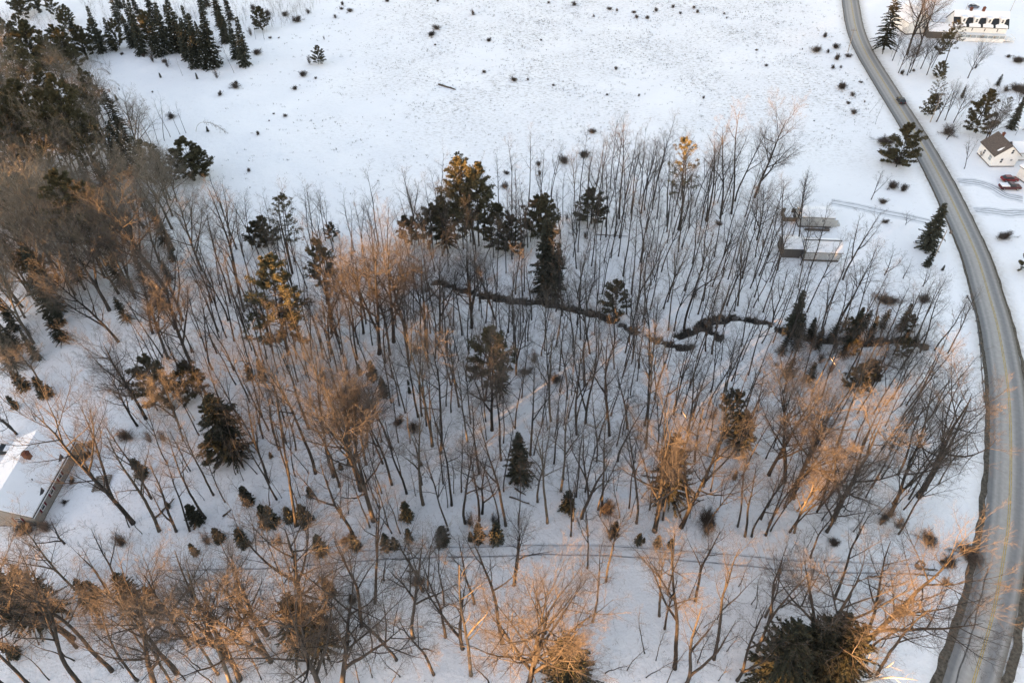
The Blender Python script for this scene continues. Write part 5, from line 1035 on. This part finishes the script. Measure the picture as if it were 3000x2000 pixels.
def zone(u, v):
    """where the foot of the plant stands, by things one can find in the picture"""
    if u > 2460+max(0, v-0)*.42 and v < 640: 
        return ('near the dormer house' if v < 150 else 'between dormer house and white house' if v < 330 else 'around the brown roofed house' if v < 520 else 'right of the road', '')
    if v > 560 and u > 2850: return ('right of the road', '')
    if v < 640 and u < 700 and not (u > 620 and v > 420):
        r = 'at the top left corner' if v < 130 else 'in the upper left wood' if v < 330 else 'by the left wood edge' if v < 480 else 'below the left pines'
        return (r, 'left edge' if u < 170 else 'inner side' if u < 340 else 'field side')
    if v < 430 and u < 2460+v*.42:
        r = 'along the far field edge' if v < 60 else 'in the far field' if v < 170 else 'in the middle of the field' if v < 300 else 'in the near field'
        c = 'near the left wood' if u < 900 else 'above the lone log' if u < 1500 and v < 250 else 'below the lone log' if u < 1500 else 'toward the road' if u < 2250 else 'beside the road'
        return (r, c)
    if v < 640: r = 'at the wood\'s field edge'
    elif v < 790: r = 'behind the brook'
    elif v < 900: r = 'just above the brook'
    elif v < 990: r = 'level with the brook'
    elif v < 1090: r = 'just below the brook'
    elif v < 1190: r = 'in upper mid wood'
    elif v < 1290: r = 'in mid wood'
    elif v < 1400: r = 'in lower mid wood'
    elif v < 1530: r = 'above the snowy track'
    elif v < 1690: r = 'beside the snowy track'
    elif v < 1820: r = 'below the snowy track'
    else: r = 'along the bottom edge'
    if v < 990: c = 'far left' if u < 300 else 'left of golden pine' if u < 820 else 'behind orange grove' if u < 1200 else 'around central pines' if u < 1500 else 'right of central pines' if u < 1800 else 'beneath tallest orange tree' if u < 2080 else 'near the mobile homes' if u < 2460 else 'near the road'
    elif v < 1530: c = 'near the cream house' if u < 330 else 'left side' if u < 700 else 'left of centre' if u < 1050 else 'centre left' if u < 1350 else 'centre' if u < 1650 else 'right of centre' if u < 2000 else 'under brightest crown' if u < 2400 else 'near the guard rail'
    else: c = 'below the cream house' if u < 330 else 'left side' if u < 700 else 'left of centre' if u < 1050 else 'centre left' if u < 1350 else 'centre' if u < 1650 else 'right of centre' if u < 2000 else 'by the big hemlocks' if u < 2450 else 'near the road bank'
    return (r, c)
ORD = ['','second ','third ','fourth ','fifth ','sixth ','seventh ','eighth ','ninth ','tenth ','eleventh ','twelfth ']
buckets = {}
for q in PLANTS:
    o, kind, x, y, h, lx = q; z0 = gz1(x, y); u, v = proj(x, y, z0)
    top = o.matrix_basis @ Vector((0, 0, h/o.scale[2])); ut, vt = proj(*top); L_ = math.hypot(ut-u, vt-v); sl = (ut-u)/max(v-vt, 1)
    small = kind in 'kwycyd'
    size = '' if small and kind in 'cd' else (('tall ' if L_ > 300 else 'short ' if L_ < 150 else 'mid-sized ') if kind in 'fsbvtpqxehn' else ('tiny ' if L_ < 14 else 'small ' if L_ < 32 else 'larger '))
    if kind == 'a': size = ''
    tilt = '' if kind in 'kwyac' else (' leaning left' if sl < -.22 else ' leaning right' if sl > .22 else ' upright')
    r, c = zone(u, v); o["category"] = CATS[kind][0]; o["group"] = CATS[kind][1]
    lab = f"{size}{LOOK[kind]}{tilt} {r}"; buckets.setdefault((lab, c), []).append((u, v, o))
for (lab, c), lst in buckets.items():
    lst.sort(key=lambda t: t[0]); n = len(lst)
    if n > 12:                                          # split a crowded zone into its upper and lower half
        lst.sort(key=lambda t: t[1]); halves = [('upper ', sorted(lst[:n//2], key=lambda t: t[0])), ('lower ', sorted(lst[n//2:], key=lambda t: t[0]))]
    else: halves = [('', lst)]
    for pre, hs in halves:
        for i, (u, v, o) in enumerate(hs):
            tail = f", {c}" if c else ''
            if n == 1: s_ = lab+tail
            else:
                k_ = len(hs); od = 'leftmost' if i == 0 else 'rightmost' if i == k_-1 else (ORD[i].strip()+' from left' if i < 12 else str(i+1)+'th from left')
                s_ = f"{lab}{tail}, {od}"+(f" of {pre}row" if pre else '')
            if len(s_.split()) > 16: s_ = s_.replace(' from left', '').replace('of upper row', 'in upper row')
            if len(s_.split()) > 16: s_ = s_.replace('mid-sized ', '')
            o["label"] = s_
